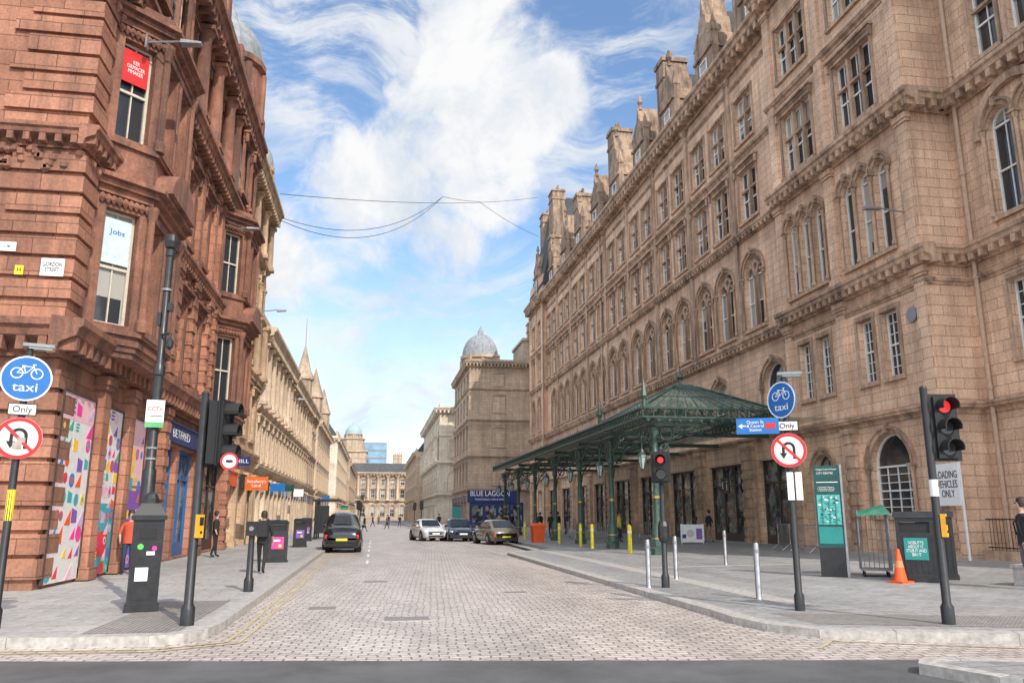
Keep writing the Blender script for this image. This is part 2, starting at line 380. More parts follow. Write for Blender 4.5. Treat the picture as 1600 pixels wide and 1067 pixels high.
def wall(par,F,W,H,ops,mats,z0=0,dep=.38,name='wall'):
    mb=MB(); us={0,W}; zs={z0,H}
    for o in ops:
        us|={o[0],o[1]}; zs|={o[2],o[3]}
        if o[4]: zs.add(o[3]-(o[1]-o[0])/2)
    us=sorted(u for u in us if -1e-6<=u<=W+1e-6); zs=sorted(zs)
    for i in range(len(us)-1):
        if us[i+1]-us[i]<1e-5: continue
        cu=(us[i]+us[i+1])/2
        run=None
        for j in range(len(zs)-1):
            cz=(zs[j]+zs[j+1])/2
            hole=any(o[0]<cu<o[1] and o[2]<cz<o[3] for o in ops)
            if not hole:
                if run is None: run=zs[j]
            if (hole or j==len(zs)-2) and run is not None:
                e=zs[j] if hole else zs[j+1]
                mb.add([F.p(us[i],0,run),F.p(us[i+1],0,run),F.p(us[i+1],0,e),F.p(us[i],0,e)],[(0,1,2,3)]); run=None
    for a0,a1,b0,b1,ar in ops:
        r=(a1-a0)/2; sp=b1-r if ar else b1; q=lambda A,Z,B,Y: mb.add([F.p(A,0,Z),F.p(B,0,Y),F.p(B,-dep,Y),F.p(A,-dep,Z)],[(0,1,2,3)])
        q(a0,b0,a1,b0); q(a0,b0,a0,sp); q(a1,b0,a1,sp)
        if not ar: q(a0,b1,a1,b1)
        else:
            cx=(a0+a1)/2; n=12
            P=[(cx-r*math.cos(math.pi*i/n),sp+r*math.sin(math.pi*i/n)) for i in range(n+1)]
            for (x0,y0),(x1,y1) in zip(P,P[1:]):
                q(x0,y0,x1,y1); mb.add([F.p(x0,0,y0),F.p(x1,0,y1),F.p(x1,0,b1),F.p(x0,0,b1)],[(0,1,2,3)])
    return part(name,mb,mats,par)
def cornice(par,F,a0,a1,z,h,p,mat,mod=0,name='cornice'):
    mb=MB()
    mb.sweep(F,[(-.05,z),(p*.18,z),(p*.25,z+h*.3),(p*.35,z+h*.36),(p*.8,z+h*.52),(p*.86,z+h*.72),(p,z+h*.8),(p,z+h),(-.05,z+h*1.08)],a0,a1)
    if mod:
        a=a0+mod*.5
        while a<a1-.05:
            mb.fb(F,a-mod*.2,a+mod*.2,p*.2,p*.78,z+h*.12,z+h*.5); a+=mod
    return part(name,mb,mat,par)
def pilaster(par,F,a,w,z0,z1,p,mat,band=0):
    mb=MB(); mb.fb(F,a-w/2,a+w/2,-.02,p,z0+.3,z1-.35)
    mb.fb(F,a-w/2-.07,a+w/2+.07,-.03,p+.07,z0,z0+.3); mb.fb(F,a-w/2-.05,a+w/2+.05,-.03,p+.05,z1-.35,z1-.22); mb.fb(F,a-w/2-.1,a+w/2+.1,-.03,p+.1,z1-.22,z1)
    if band:
        z=z0+.4
        while z<z1-.6: mb.fb(F,a-w/2-.04,a+w/2+.04,-.025,p+.045,z,z+band*.6); z+=band
    return part('pilaster',mb,mat,par)
def column(par,F,a,r,z0,z1,d,mat):
    mb=MB(); c=F.p(a,d,0); H=z1-z0
    mb.fb(F,a-r*1.4,a+r*1.4,d-r*1.4,d+r*1.4,z0,z0+.18); mb.lathe([(r*1.3,z0+.18),(r*1.3,z0+.28),(r,z0+.4),(r,z0+H*.4),(r*.86,z1-.5),(r*.95,z1-.45),(r*.9,z1-.38),(r*1.35,z1-.16)],c[0],c[1],12)
    mb.fb(F,a-r*1.45,a+r*1.45,d-r*1.45,d+r*1.45,z1-.16,z1)
    return part('column',mb,mat,par,smooth=True)
def rows_facade(par,F,W,H,xs,rows,smat,tmat,extra=(),fm=WHITE,gm=GLASS,z0=0):
    ops=list(extra)
    for r in rows:
        w,h,z=r['w'],r['h'],r['z']; n=r.get('n',1); g=r.get('g',w+.5)
        ms=winmesh(w,h,r.get('arch',False),r.get('nm',0),r.get('tr',False),r.get('sur','plain'),r.get('bars',1),r.get('fm',fm),r.get('gm',gm),tmat)
        for x in r.get('xs',xs):
            for k in range(n):
                a=x+(k-(n-1)/2)*g
                if a-w/2<.05 or a+w/2>W-.05: continue
                ops.append((a-w/2,a+w/2,z,z+h,r.get('arch',False)))
                window(par,F,a,z,ms,name=r.get('name','window'))
    wall(par,F,W,H,ops,smat,z0)
def shell(par,F,W,D,H,smat,rmat,a0=0,roof='flat',rh=4):
    mb=MB(); P=F.p; e=.005
    mb.add([P(a0+e,0,0),P(a0+e,-D,0),P(a0+e,-D,H),P(a0+e,0,H)],[(0,1,2,3)])
    mb.add([P(a0+W-e,0,0),P(a0+W-e,-D,0),P(a0+W-e,-D,H),P(a0+W-e,0,H)],[(0,1,2,3)])
    mb.add([P(a0+e,-D,0),P(a0+W-e,-D,0),P(a0+W-e,-D,H),P(a0+e,-D,H)],[(0,1,2,3)])
    part('wall',mb,smat,par)
    mb=MB()
    if roof=='flat': mb.add([P(a0,0,H),P(a0+W,0,H),P(a0+W,-D,H),P(a0,-D,H)],[(0,1,2,3)])
    else:
        k=min(D/2,rh*.75)
        mb.hexa([P(a0,-.1,H),P(a0+W,-.1,H),P(a0+W,-D,H),P(a0,-D,H),P(a0+.1,-k,H+rh),P(a0+W-.1,-k,H+rh),P(a0+W-.1,-D+k,H+rh),P(a0+.1,-D+k,H+rh)])
    part('roof',mb,rmat,par)
def chimney(par,F,a,d,z0,z1,w=1.6,t=.8,mat=STAT,pots=4):
    mb=MB(); mb.fb(F,a-w/2,a+w/2,d-t/2,d+t/2,z0,z1-.3); mb.fb(F,a-w/2-.12,a+w/2+.12,d-t/2-.12,d+t/2+.12,z1-.3,z1-.1); mb.fb(F,a-w/2-.04,a+w/2+.04,d-t/2-.04,d+t/2+.04,z1-.1,z1)
    mb.fb(F,a-w/2-.1,a+w/2+.1,d-t/2-.1,d+t/2+.1,z1-1.4,z1-1.2)
    for i in range(pots):
        c=F.p(a-w/2+w*(i+.5)/pots,d,0); mb.lathe([(.14,z1),(.11,z1+.5),(.14,z1+.6)],c[0],c[1],8,1)
    return part('chimney',mb,[mat,TGREY],par)
def shop(par,F,a0,a1,z0,z1,fm,sign=None,smat=NAVY,tmat=None,gm=GLASSD,fz=.75):
    w=a1-a0; h=z1-z0
    key=MB(); g=MB(); g.add([(-w/2,0,0),(w/2,0,0),(w/2,0,h),(-w/2,0,h)],[(0,1,2,3)])
    n=max(2,int(w/1.4)); b=.08
    for i in range(n+1):
        x=-w/2+(w-b)*i/n; key.box(x,x+b,-.1,-.004,0,h)
    key.box(-w/2+b,w/2-b,-.09,-.005,0,.45); key.box(-w/2+b,w/2-b,-.09,-.005,h*.72,h*.72+.07); key.box(-w/2+b,w/2-b,-.09,-.005,h-.1,h)
    o=obj('shopfront',g.mesh('shopfront',[gm]),par,F.p((a0+a1)/2,-RV,z0),F.ang()); part('frame',key,fm,o)
    if smat:
        s=MB(); s.box(-w/2-.05,w/2+.05,-.16,.04,0,fz); s.box(-w/2-.1,w/2+.1,-.22,.04,fz,fz+.08)
        so=part('fascia_sign',s,smat,par,F.p((a0+a1)/2,.02,z1+.02),F.ang())
        if sign: text(sign,fz*.62,tmat or SIGNW,so,(0,-.163,fz*.5))
    return (a0,a1,z0,z1,False)
def dome(par,x,y,z0,r,drum,mat,smat,h=None):
    h=h or r*1.15; mb=MB(); mb.lathe([(r*1.0,z0),(r*1.0,z0+drum*.85),(r*1.12,z0+drum*.9),(r*1.12,z0+drum)],x,y,16)
    for i in range(8):
        a=2*math.pi*i/8; mb.lathe([(r*.1,z0),(r*.1,z0+drum*.84)],x+r*1.05*math.cos(a),y+r*1.05*math.sin(a),8)
    part('drum',mb,smat,par)
    mb=MB(); pr=[(r*math.cos(R(90)*i/8)+.001,z0+drum+h*math.sin(R(90)*i/8)) for i in range(8)]
    pr+=[(r*.18,z0+drum+h),(r*.16,z0+drum+h*1.15),(r*.05,z0+drum+h*1.3),(.03,z0+drum+h*1.4)]
    mb.lathe(pr,x,y,24)
    for i in range(12):
        a=2*math.pi*i/12
        mb.tube([(x+(q+.01)*math.cos(a),y+(q+.01)*math.sin(a),z) for q,z in pr[:8]],r*.018,5)
    part('dome',mb,mat,par,smooth=True)
# ================================================================ GROUND
def sheet(name,pts,z,mat,side=None):
    zf=z if callable(z) else (lambda x,y:z)
    n=len(pts); vs=[(x,y,zf(x,y)) for x,y in pts]; fs=[tuple(range(n))]
    if side is not None:
        vs+=[(x,y,side) for x,y in pts]; fs+=[(i,i+n,(i+1)%n+n,(i+1)%n) for i in range(n)]
    me=bpy.data.meshes.new(name); me.from_pydata(vs,[],fs); me.materials.append(mat)
    bm=bmesh.new(); bm.from_mesh(me); bmesh.ops.recalc_face_normals(bm,faces=bm.faces); bmesh.ops.triangulate(bm,faces=[f for f in bm.faces if len(f.verts)>4]); bm.to_mesh(me); bm.free()
    return structure(name,me)
sheet('ground',[(-1500,-1500),(1500,-1500),(1500,1500),(-1500,1500)],-.06,ASPH)
sheet('road',[(-12,11.2),(6.6,9.22),(14,8.0),(14,330),(-12,330)],-.004,SETTS)
sheet('cross_street_road',[(-80,23.0),(6.6,9.22),(80,-3.3),(80,-60),(-80,-60)],0.0,ASPH)
PZ=lambda x,y=0:.10+.012*(x-5.8)
LZ=.12
Lp=[(-2.2,330),(-2.2,13.2),(-2.28,12.5),(-2.5,12.05),(-2.9,11.85),(-4.7,12.0),(-8,12.5),(-60,20.6),(-60,330)]
sheet('pavement',Lp,LZ,SLAB,-.05)
Rp=[(5.6,100),(5.0,62),(8.6,58),(8.6,39),(5.8,35.5),(5.8,13.6),(5.75,12.7),(5.88,11.8),(6.3,11.05),(7.2,10.6),(8.6,10.0),(14,7.6),(60,-10),(60,100)]
sheet('pavement',Rp,PZ,SLAB2,-.05)
sheet('pavement',[(5.2,111),(60,111),(60,330),(5.2,330)],.11,SLAB,-.05)
sheet('traffic_island',[(5.95,8.42),(6.15,8.68),(6.6,8.72),(12,7.0),(16,5.0),(16,1),(6.25,7.6)],.11,SLAB2,-.05)
def kerb(pts,zf,w=.26,name='kerb'):
    mb=MB(); P=[Vector((x,y,0)) for x,y in pts]; offs=[]
    for i,p in enumerate(P):
        d=(P[min(i+1,len(P)-1)]-P[max(i-1,0)]).normalized(); offs.append(p+Vector((-d.y,d.x,0))*w)
    for i in range(len(P)-1):
        a,b,c,d=P[i],P[i+1],offs[i+1],offs[i]
        L=(b-a).length; k=max(1,int(L/.9))
        for j in range(k):
            t0=j/k;t1=(j+1)/k-.012/max(L/k,.1)/k
            q=[a.lerp(b,t0),a.lerp(b,t1),d.lerp(c,t1),d.lerp(c,t0)]
            out=(a-d).normalized()*.004
            q[0]=q[0]+out;q[1]=q[1]+out
            mb.hexa([(v.x,v.y,-.05) for v in q]+[(v.x,v.y,zf(v.x,v.y)+.006+.002*((i+j)%2)) for v in q])
    return structure(name,mb.mesh(name,[GRAN]))
kerb([(-2.2,120),(-2.2,13.2),(-2.28,12.5),(-2.5,12.05),(-2.9,11.85),(-4.7,12.0),(-8,12.5),(-30,15.9)][::-1],lambda x,y:LZ)
kerb([(5.6,100),(5.0,62),(8.6,58),(8.6,39),(5.8,35.5),(5.8,13.6),(5.75,12.7),(5.88,11.8),(6.3,11.05),(7.2,10.6),(8.6,10.0),(14,7.6),(30,1.5)],PZ,.3)
kerb([(6.25,7.6),(5.95,8.42),(6.15,8.68),(6.6,8.72),(12,7.0),(16,5.0)][::-1],lambda x,y:.11,.2)
mb=MB(); mb.hexa([(5.55,35.5,0),(5.85,35.5,0),(5.05,62,0),(4.75,62,0),(5.55,35.5,.004),(5.85,35.5,.004),(5.05,62,.004),(4.75,62,.004)]); structure('drain_channel',mb.mesh('drain_channel',[GRAN]))
def line(pts,w,mat=LINEY,z=.004,name='painted_line'):
    P=[Vector((x,y,0)) for x,y in pts]; mb=MB()
    for a,b in zip(P,P[1:]):
        d=(b-a).normalized(); n=Vector((-d.y,d.x,0))*w/2
        mb.add([tuple(a-n+Vector((0,0,z))),tuple(b-n+Vector((0,0,z))),tuple(b+n+Vector((0,0,z))),tuple(a+n+Vector((0,0,z)))],[(0,1,2,3)])
    structure(name,mb.mesh(name,[mat]))
for o in (0.3,.48):
    line([(-2.2+o,46),(-2.2+o,13.2),(-2.25+o,12.2-o*.6),(-2.9+.4*o,11.85-o),(-4.7,12-o),(-9,12.7-o)],.05)
line([(5.8,10.2),(6.3,10.75),(9,9.5)],.05)
for i in range(6): line([(-.2+.001*i,30+i*5),(-.2,32.2+i*5)],.09,WHITE)
mb=MB()
for x,y,w,h in ((.6,14.2,.75,.5),(-.9,16,.5,.5),(.1,22,.6,.6),(3.2,18.5,.5,.4)):
    mb.box(x-w/2-.05,x+w/2+.05,y-h/2-.05,y+h/2+.05,-.02,.001,0); mb.box(x-w/2,x+w/2,y-h/2,y+h/2,-.02,.004,1)
structure('manhole_cover',mb.mesh('manhole_cover',[GRAN,plain('cast_iron',(.22,.19,.175),.5,metal=.1,var=.4,scale=20,bmp=.6)]))
sheet('tactile_paving',[(-3.9,12.25),(-2.62,12.25),(-2.62,16.5),(-3.9,16.5)],LZ+.004,TACT)
sheet('tactile_paving',[(6.6,11.6),(10.5,10.0),(10.5,11.4),(6.6,13.0)],lambda x,y:PZ(x)+.004,TACT)
sheet('paving_band',[(7.4,14),(7.9,14),(7.9,60),(7.4,36)],lambda x,y:PZ(x)+.004,GRAN)
sheet('paving_band',[(8.0,24),(19.8,24),(19.8,24.4),(8.0,24.4)],lambda x,y:PZ(x)+.004,GRAN)
# ================================================================ STATION HOTEL
OX,OY=20.0,24.9
hotel=thing('railway_hotel','long sooty blonde sandstone Victorian station hotel with arched windows and dormers','building',(OX,OY,0))
FW=Fr((0,0),(0,1),(-1,0))
def bays(a,b,n): return [a+(b-a)*(i+.5)/n for i in range(n)]
MW,MT=STA,STAT
F=FW.off(0,10.4); Wm=57.6; xs=[2.2+6.6*i for i in range(9)]
ex=[shop(hotel,F,x-2.3,x+2.3,.25,4.5,DBRN,None,None) for x in xs]
rows_facade(hotel,F,Wm,27.6,xs,[
 dict(z=6.9,h=2.5,w=2.4,arch=True,bars=2,sur='arch'),
 dict(z=11.6,h=4.1,w=2.25,arch=True,n=2,g=3.05,nm=1,bars=1),
 dict(z=17.8,h=3.0,w=2.1,n=2,g=3.0,nm=1,tr=True,sur='hood'),
 dict(z=22.5,h=2.8,w=2.1,n=2,g=3.0,nm=1,tr=True)],MW,MT,ex)
cz=[(5.5,.3,.22,0),(10.55,.55,.38,.5),(16.75,.45,.36,.45),(21.6,.3,.22,0),(26.2,.25,.15,0),(27.2,1.1,.95,.7)]
for z,h,p,m in cz: cornice(hotel,F,0,Wm,z,h,p,MT,m)
for i in range(9):
    a=xs[i]+3.3
    if a>Wm-.3: continue
    pilaster(hotel,F,a,.5,11.15,27.2,.13,MT); pilaster(hotel,F,a,1.1,.2,5.5,.25,MT,.5)
F2=FW.off(.45,0); W2=10.4
rows_facade(hotel,F2,W2,28.2,[3.2,7.9],[
 dict(z=1.7,h=3.1,w=2.5,arch=True,bars=3,sur='arch',xs=[3.2]),
 dict(z=.3,h=4.0,w=1.5,arch=True,bars=1,sur='arch',xs=[7.9],fm=DBRN),
 dict(z=6.9,h=2.6,w=1.0,n=2,g=1.6,bars=2),
 dict(z=11.9,h=3.8,w=.9,arch=True,n=3,g=1.16,bars=1),
 dict(z=18.0,h=3.2,w=2.7,nm=2,tr=True,bars=1,sur='hood'),
 dict(z=23.2,h=2.9,w=2.7,nm=2,tr=True,bars=1)],MW,MT)
CB=[(5.2,.4,.3,0),(9.9,.25,.15,0),(10.6,.7,.5,.5),(16.7,.75,.6,.5),(22.0,.35,.25,0),(27.6,1.1,.95,.7)]
for z,h,p,m in CB: cornice(hotel,F2,-p,W2+.1,z,h,p,MT,m)
for a in (.35,5.55,10.0): pilaster(hotel,F2,a,.6,11.4,16.7,.16,MW); pilaster(hotel,F2,a,.6,17.5,27.6,.14,MW); pilaster(hotel,F2,a,.7,.2,5.2,.2,MT,.5); pilaster(hotel,F2,a,.6,5.65,10.6,.12,MW)
FE=Fr((-.45,0),(1,0),(0,-1)); rows_facade(hotel,FE,1.7,28.2,[],[],MW,MT)
for z,h,p,m in CB: cornice(hotel,FE,0,1.69,z,h,p-.003,MT,m)
F3=FW.off(-1.2,-13.4); W3=13.4
rows_facade(hotel,F3,W3,28.2,[10.3,5.2],[
 dict(z=.3,h=4.2,w=2.3,arch=True,bars=2,sur='arch',fm=DBRN),
 dict(z=6.9,h=2.7,w=1.0,n=2,g=1.6,bars=2),
 dict(z=11.9,h=3.9,w=1.15,arch=True,n=2,g=1.5,bars=1),
 dict(z=18.0,h=3.2,w=1.2,n=2,g=1.7,tr=True,bars=1,sur='hood'),
 dict(z=23.2,h=2.9,w=1.2,n=2,g=1.7,tr=True,bars=1)],MW,MT)
for z,h,p,m in CB: cornice(hotel,F3,0,W3-.003,z,h,p,MT,m)
mb=MB()
for k in range(14):
    t0=math.pi*k/14;t1=math.pi*(k+1)/14; P=lambda r,t,d:F3.p(10.3+r*math.cos(t),d,14.9+r*math.sin(t))
    mb.hexa([P(1.5,t0,.02),P(1.8,t0,.02),P(1.8,t0,.22),P(1.5,t0,.22),P(1.5,t1,.02),P(1.8,t1,.02),P(1.8,t1,.22),P(1.5,t1,.22)])
part('relieving_arch',mb,MT,hotel)
F4=FW.off(.45,68.0); W4=8.1
rows_facade(hotel,F4,W4,31,[2.2,5.9],[
 dict(z=6.9,h=2.5,w=1.3,bars=2), dict(z=11.7,h=3.9,w=1.7,arch=True,nm=0), dict(z=17.9,h=2.9,w=1.7,nm=1,tr=True,sur='hood'),
 dict(z=22.6,h=2.7,w=1.7,nm=1,tr=True), dict(z=.3,h=4.2,w=2.2,bars=2)],MW,MT)
for z,h,p,m in [(5.5,.3,.22,0),(10.55,.55,.38,.5),(16.75,.45,.36,.45),(21.6,.3,.22,0),(27.2,1.1,.95,.7)]: cornice(hotel,F4,-.1,W4+.1,z,h,p,MT,m)
for a,w in ((.35,.7),(4.05,.5),(7.75,.7)): pilaster(hotel,F4,a,w,.2,27.2,.16,MW)
mb=MB()
mb.add([F4.p(0,0,0),F4.p(0,-.5,0),F4.p(0,-.5,31),F4.p(0,0,31)],[(0,1,2,3)]); mb.add([F2.p(W2,0,0),F2.p(W2,-.5,0),F2.p(W2,-.5,28.2),F2.p(W2,0,28.2)],[(0,1,2,3)])
part('wall',mb,MW,hotel)
shell(hotel,FW.off(-1.25),76,26,28.2,MW,SLATE,0,'pitch',8.5)
shell(hotel,FW.off(-1.25),13.35,26,28.2,MW,SLATE,-13.38,'pitch',8.5)
mb=MB(); F5=F4
mb.hexa([F5.p(-.2,.1,29.6),F5.p(8.2,.1,29.6),F5.p(8.2,-9,29.6),F5.p(-.2,-9,29.6),F5.p(.7,-2.4,41.5),F5.p(7.4,-2.4,41.5),F5.p(7.4,-7,41.5),F5.p(.7,-7,41.5)]); part('roof',mb,SLATE,hotel)
def gable(par,F,a,w,z0,h,hh,stack=True,win=True,mat=DSTONE):
    mb=MB(); d0,d1=-1.6,.12
    mb.fb(F,a-w/2,a+w/2,d0,d1,z0,z0+h)
    P=[(a-w/2,z0+h),(a-w*.42,z0+h+hh*.25),(a-w*.28,z0+h+hh*.32),(a-w*.2,z0+h+hh*.62),(a-w*.1,z0+h+hh*.66),(a,z0+h+hh)]
    P=P+[(2*a-x,z) for x,z in P[-2::-1]]
    mb.fpoly(F,P,d1,d0)
    mb.fb(F,a-w/2-.12,a+w/2+.12,d0,d1+.15,z0+h-.1,z0+h+.12)
    c=F.p(a,(d1+d0)/2+.6,0); zt=z0+h+hh
    mb.lathe([(.16,zt-.2),(.1,zt+.2),(.24,zt+.45),(.05,zt+1.1)],c[0],c[1],8)
    for sx in (-1,1):
        c=F.p(a+sx*(w/2-.1),d1-.2,0); mb.lathe([(.3,z0),(.3,z0+h+.9),(.38,z0+h+1.0),(.03,z0+h+2.3)],c[0],c[1],4,0,math.pi/4)
    if stack:
        mb.fb(F,a+w/2-.1,a+w/2+1.5,d0-.4,d1-.3,z0,z0+h+hh+1.0); mb.fb(F,a+w/2-.22,a+w/2+1.62,d0-.52,d1-.18,z0+h+hh+1.0,z0+h+hh+1.35); mb.fb(F,a+w/2-.18,a+w/2+1.58,d0-.48,d1-.22,z0+h+hh-.4,z0+h+hh-.15)
        for k in range(4):
            c=F.p(a+w/2+.15+.38*k,-.9,0); mb.lathe([(.14,z0+h+hh+1.35),(.12,z0+h+hh+2.0)],c[0],c[1],6)
    o=part('dormer',mb,mat,par)
    r=MB(); r.fpoly(F,[(a-w/2-.05,z0+h-.2),(a+w/2+.05,z0+h-.2),(a,z0+h+hh*.8)],d0-.01,d0-5); part('roof',r,SLATE,o)
    if win:
        ms=winmesh(w*.42,h*.62,False,1,False,'plain',0,WHITE,GLASS,MT); wo=obj('window',ms[0],o,F.p(a,d1+.02+.0,z0+h*.2),F.ang()); obj('frame',ms[1],wo)
for i,x in enumerate(xs): gable(hotel,FW.off(-.1,10.4),x-.3,2.6,28.2,2.6,3.4+(.9 if i%3==1 else 0),stack=(i%2==0))
for x in (3.2,7.9): gable(hotel,FW.off(.2),x,3.0,28.6,3,3,stack=False)
gable(hotel,F4.off(-.1),4.05,2.6,28.3,3.4,3.2,stack=False)
chimney(hotel,F4,1.2,-2.2,29,42.4,2.2,1.6,DSTONE); chimney(hotel,F4,7.1,-2.2,29,41.5,1.8,1.6,DSTONE)
for a in (14,27,40,53): chimney(hotel,FW,a,-6,34,38.5,3,1,pots=6,mat=DSTONE)
PIPE=plain('pipe_paint',(.48,.33,.23),.5)
for a,FF,z1 in ((.9,F3.off(0,W3-1.4),27),(.1,F,27),(33.4,F,27),(-.2,F4,27)):
    mb=MB(); mb.tube([FF.p(a,.12,.2),FF.p(a,.12,z1)],.08,8)
    for z in range(2,26,4): c=FF.p(a,.12,0); mb.lathe([(.11,z),(.11,z+.12)],c[0],c[1],8)
    part('drainpipe',mb,PIPE,hotel)
mb=MB(); mb.box(-.55,.55,-.05,0,0,.9); o=part('tourist_sign',mb,BLACK,hotel,FW.p(18.6,.28,2.9),FW.ang()); text('i',.8,SIGNW,o,(.25,-.055,.42)); text('E',.5,SIGNW,o,(-.28,-.055,.45))
mb=MB(); mb.disc(0,0,.28,-.05,0,20); part('plaque',mb,GREYM,hotel,FW.p(1.0,.5,9.0),FW.ang())
b=thing('placard','white board with black capital lettering leaning on the wall','sign',(19.05,24.45,PZ(19.2)+1.75),FW.ang())
mb=MB(); mb.box(-.58,.58,-.03,.03,0,1.4); mb.box(-.63,-.58,-.02,.04,-1.75,1.42); mb.box(.58,.63,-.02,.04,-1.75,1.42); part('board',mb,SIGNW,b)
text('LOADING\nVEHICLES\nONLY',.35,BLACKM,b,(0,-.034,.7),0,1.0)
# ================================================================ CANOPY
can=thing('station_canopy','green cast iron and glass canopy over the station entrance with lanterns','canopy',(11.2,31.3,0))
cys=[0,6.3,12.4,18.7,25.2,31.9,38.6]
mb=MB(); z=PZ(11.2)
mb.lathe([(.32,z),(.32,z+.25),(.24,z+.3),(.24,z+1.0),(.18,z+1.1)],0,0,8)
mb.lathe([(.18,z+1.1),(.13,z+1.25),(.11,z+3.9),(.18,z+4.0),(.12,z+4.1),(.11,z+4.6),(.24,z+4.9),(.24,z+5.05)],0,0,12)
mb.lathe([(.15,z+2.2),(.15,z+2.3)],0,0,12,1); mb.lathe([(.26,z+.6),(.26,z+.66)],0,0,8,1)
colm=mb.mesh('column',[GREENL,GOLD],True)
def bracketm(L,H):
    mb=MB()
    pts=[(.1+(L-.1)*(1-math.cos(R(90)*i/8)),0,-H+H*math.sin(R(90)*i/8)) for i in range(9)]
    mb.tube(pts,.045,6)
    mb.box(0,L,-.05,.05,-.06,.04)
    for i in range(1,5):
        x=.12+L*.19*i-.1; rr=.28*(1-.16*i)*min(L,H)/1.6; mb.arc(x,-.12-rr,rr*.76,rr,-.025,.025,0,2*math.pi,10)
    mb.arc(.42,-.95*H/1.8,.16,.22,-.025,.025,0,2*math.pi,10)
    for i in range(8):
        t=R(8+10*i); x=L*(1-math.cos(t)); z=-H+H*math.sin(t)
        mb.tube([(0.05,0,-.02-.1*i/8),(x*.98+.05,0,z)],.014,4)
    return mb.mesh('bracket',[GREEN])
br=bracketm(2.6,1.9)
ZE=5.4
LANG=plain('lantern_glass',(.35,.45,.43),.2)
lm=MB(); lm.tube([(0,0,.75),(0,0,1.35)],.025,6,0); lm.lathe([(.04,-.05),(.07,.05)],0,0,6,0); lm.lathe([(.08,.05),(.18,.52)],0,0,6,1); lm.lathe([(.22,.52),(.2,.57),(.08,.72),(.025,.84)],0,0,6,0)
for i in range(6):
    a=2*math.pi*i/6; lm.tube([(.085*math.cos(a),.085*math.sin(a),.05),(.185*math.cos(a),.185*math.sin(a),.52)],.014,4,0)
lanm=lm.mesh('lantern',[GREEN,LANG])
for k,y in enumerate(cys):
    obj('column',colm,can,(0,y,0))
    obj('bracket',br,can,(0,y,ZE-.05),R(90))
    if k: obj('bracket',br,can,(0,y,ZE-.05),R(-90))
    obj('bracket',br,can,(0,y,ZE-.05),0)
    obj('lantern',lanm,can,(-.55,y,3.5))
    mb=MB(); mb.tube([(-.02,y,4.3),(-.25,y,4.75),(-.55,y,4.85)],.03,6); part('lantern_arm',mb,GREEN,can)
XR=8.3; Y1=40.5; Y0=-1.0; XL=-.8; XN=5.0
def fascia(p0,p1):
    p0=Vector(p0);p1=Vector(p1); L=(p1-p0).length; d=(p1-p0).normalized(); n=Vector((d.y,-d.x))
    mb=MB(); F=Fr((p0.x,p0.y),d,n)
    mb.fb(F,0,L,-.05,.05,ZE+.1,ZE+.17); mb.fb(F,0,L,-.06,.08,ZE+.46,ZE+.54)
    k=int(L/.42)
    for i in range(k+1):
        a=L*i/k; mb.fb(F,a-.02,a+.02,-.02,.03,ZE+.17,ZE+.46)
        if i<k:
            am=a+L/k/2
            for t in range(8):
                t0=2*math.pi*t/8;t1=2*math.pi*(t+1)/8; rr=.12
                mb.tube([F.p(am+rr*math.cos(t0),.02,ZE+.32+rr*math.sin(t0)),F.p(am+rr*math.cos(t1),.02,ZE+.32+rr*math.sin(t1))],.018,4)
            mb.add([F.p(am-.1,0,ZE+.54),F.p(am+.1,0,ZE+.54),F.p(am+.03,0,ZE+.66),F.p(am,0,ZE+.78),F.p(am-.03,0,ZE+.66)],[(0,1,2,3,4)])
            mb.add([F.p(am-.12,0.01,ZE+.1),F.p(am+.12,0.01,ZE+.1),F.p(am,0.01,ZE-.06)],[(0,1,2)])
    part('fascia',mb,[GREEN,GREENL],can)
fascia((XL,Y1),(XL,Y0)); fascia((XL,Y0),(XN,Y0)); fascia((XN,Y0),(XN,5.6))
ZB=ZE+.54
g=MB(); f=MB(); xr=3.2; zr=6.6; YN=5.6
g.add([(XL+.1,YN,ZB),(XL+.1,Y1,ZB),(xr,Y1,zr),(xr,YN,zr)],[(0,1,2,3)]); g.add([(xr,YN,zr),(xr,Y1,zr),(XR,Y1,ZB+.1),(XR,YN,ZB+.1)],[(0,1,2,3)])
y=YN
while y<=Y1+.01:
    f.tube([(XL+.1,y,ZB+.03),(xr,y,zr+.03),(XR,y,ZB+.12)],.025,4); y+=.62
f.tube([(xr,YN,zr+.05),(xr,Y1,zr+.05)],.07,6); f.tube([(XL+.1,YN,ZB),(XL+.1,Y1,ZB)],.06,6)
for k in cys[1:]: f.lathe([(.06,zr),(.05,zr+.5),(.14,zr+.65),(.02,zr+1.15)],xr,k,6)
ax,ay,az=2.1,2.1,7.3; C=[(XL+.1,Y0+.1,ZB),(XN-.1,Y0+.1,ZB),(XN-.1,YN,ZB),(XL+.1,YN,ZB)]
T=[(ax-.5,ay-.4,az-.1),(ax+.5,ay-.4,az-.1),(ax+.5,ay+.6,az-.1),(ax-.5,ay+.6,az-.1)]
for i in range(4):
    j=(i+1)%4; g.add([C[i],C[j],T[j],T[i]],[(0,1,2,3)])
    for k in range(13):
        t=k/12; a=Vector(C[i]).lerp(Vector(C[j]),t)+Vector((0,0,.03)); b_=Vector(T[i]).lerp(Vector(T[j]),t)+Vector((0,0,.03)); f.tube([a,b_],.055 if k in(0,12) else .018,4)
    f.tube([Vector(C[i]).lerp(Vector(T[i]),.5)+Vector((0,0,.03)),Vector(C[j]).lerp(Vector(T[j]),.5)+Vector((0,0,.03))],.025,4)
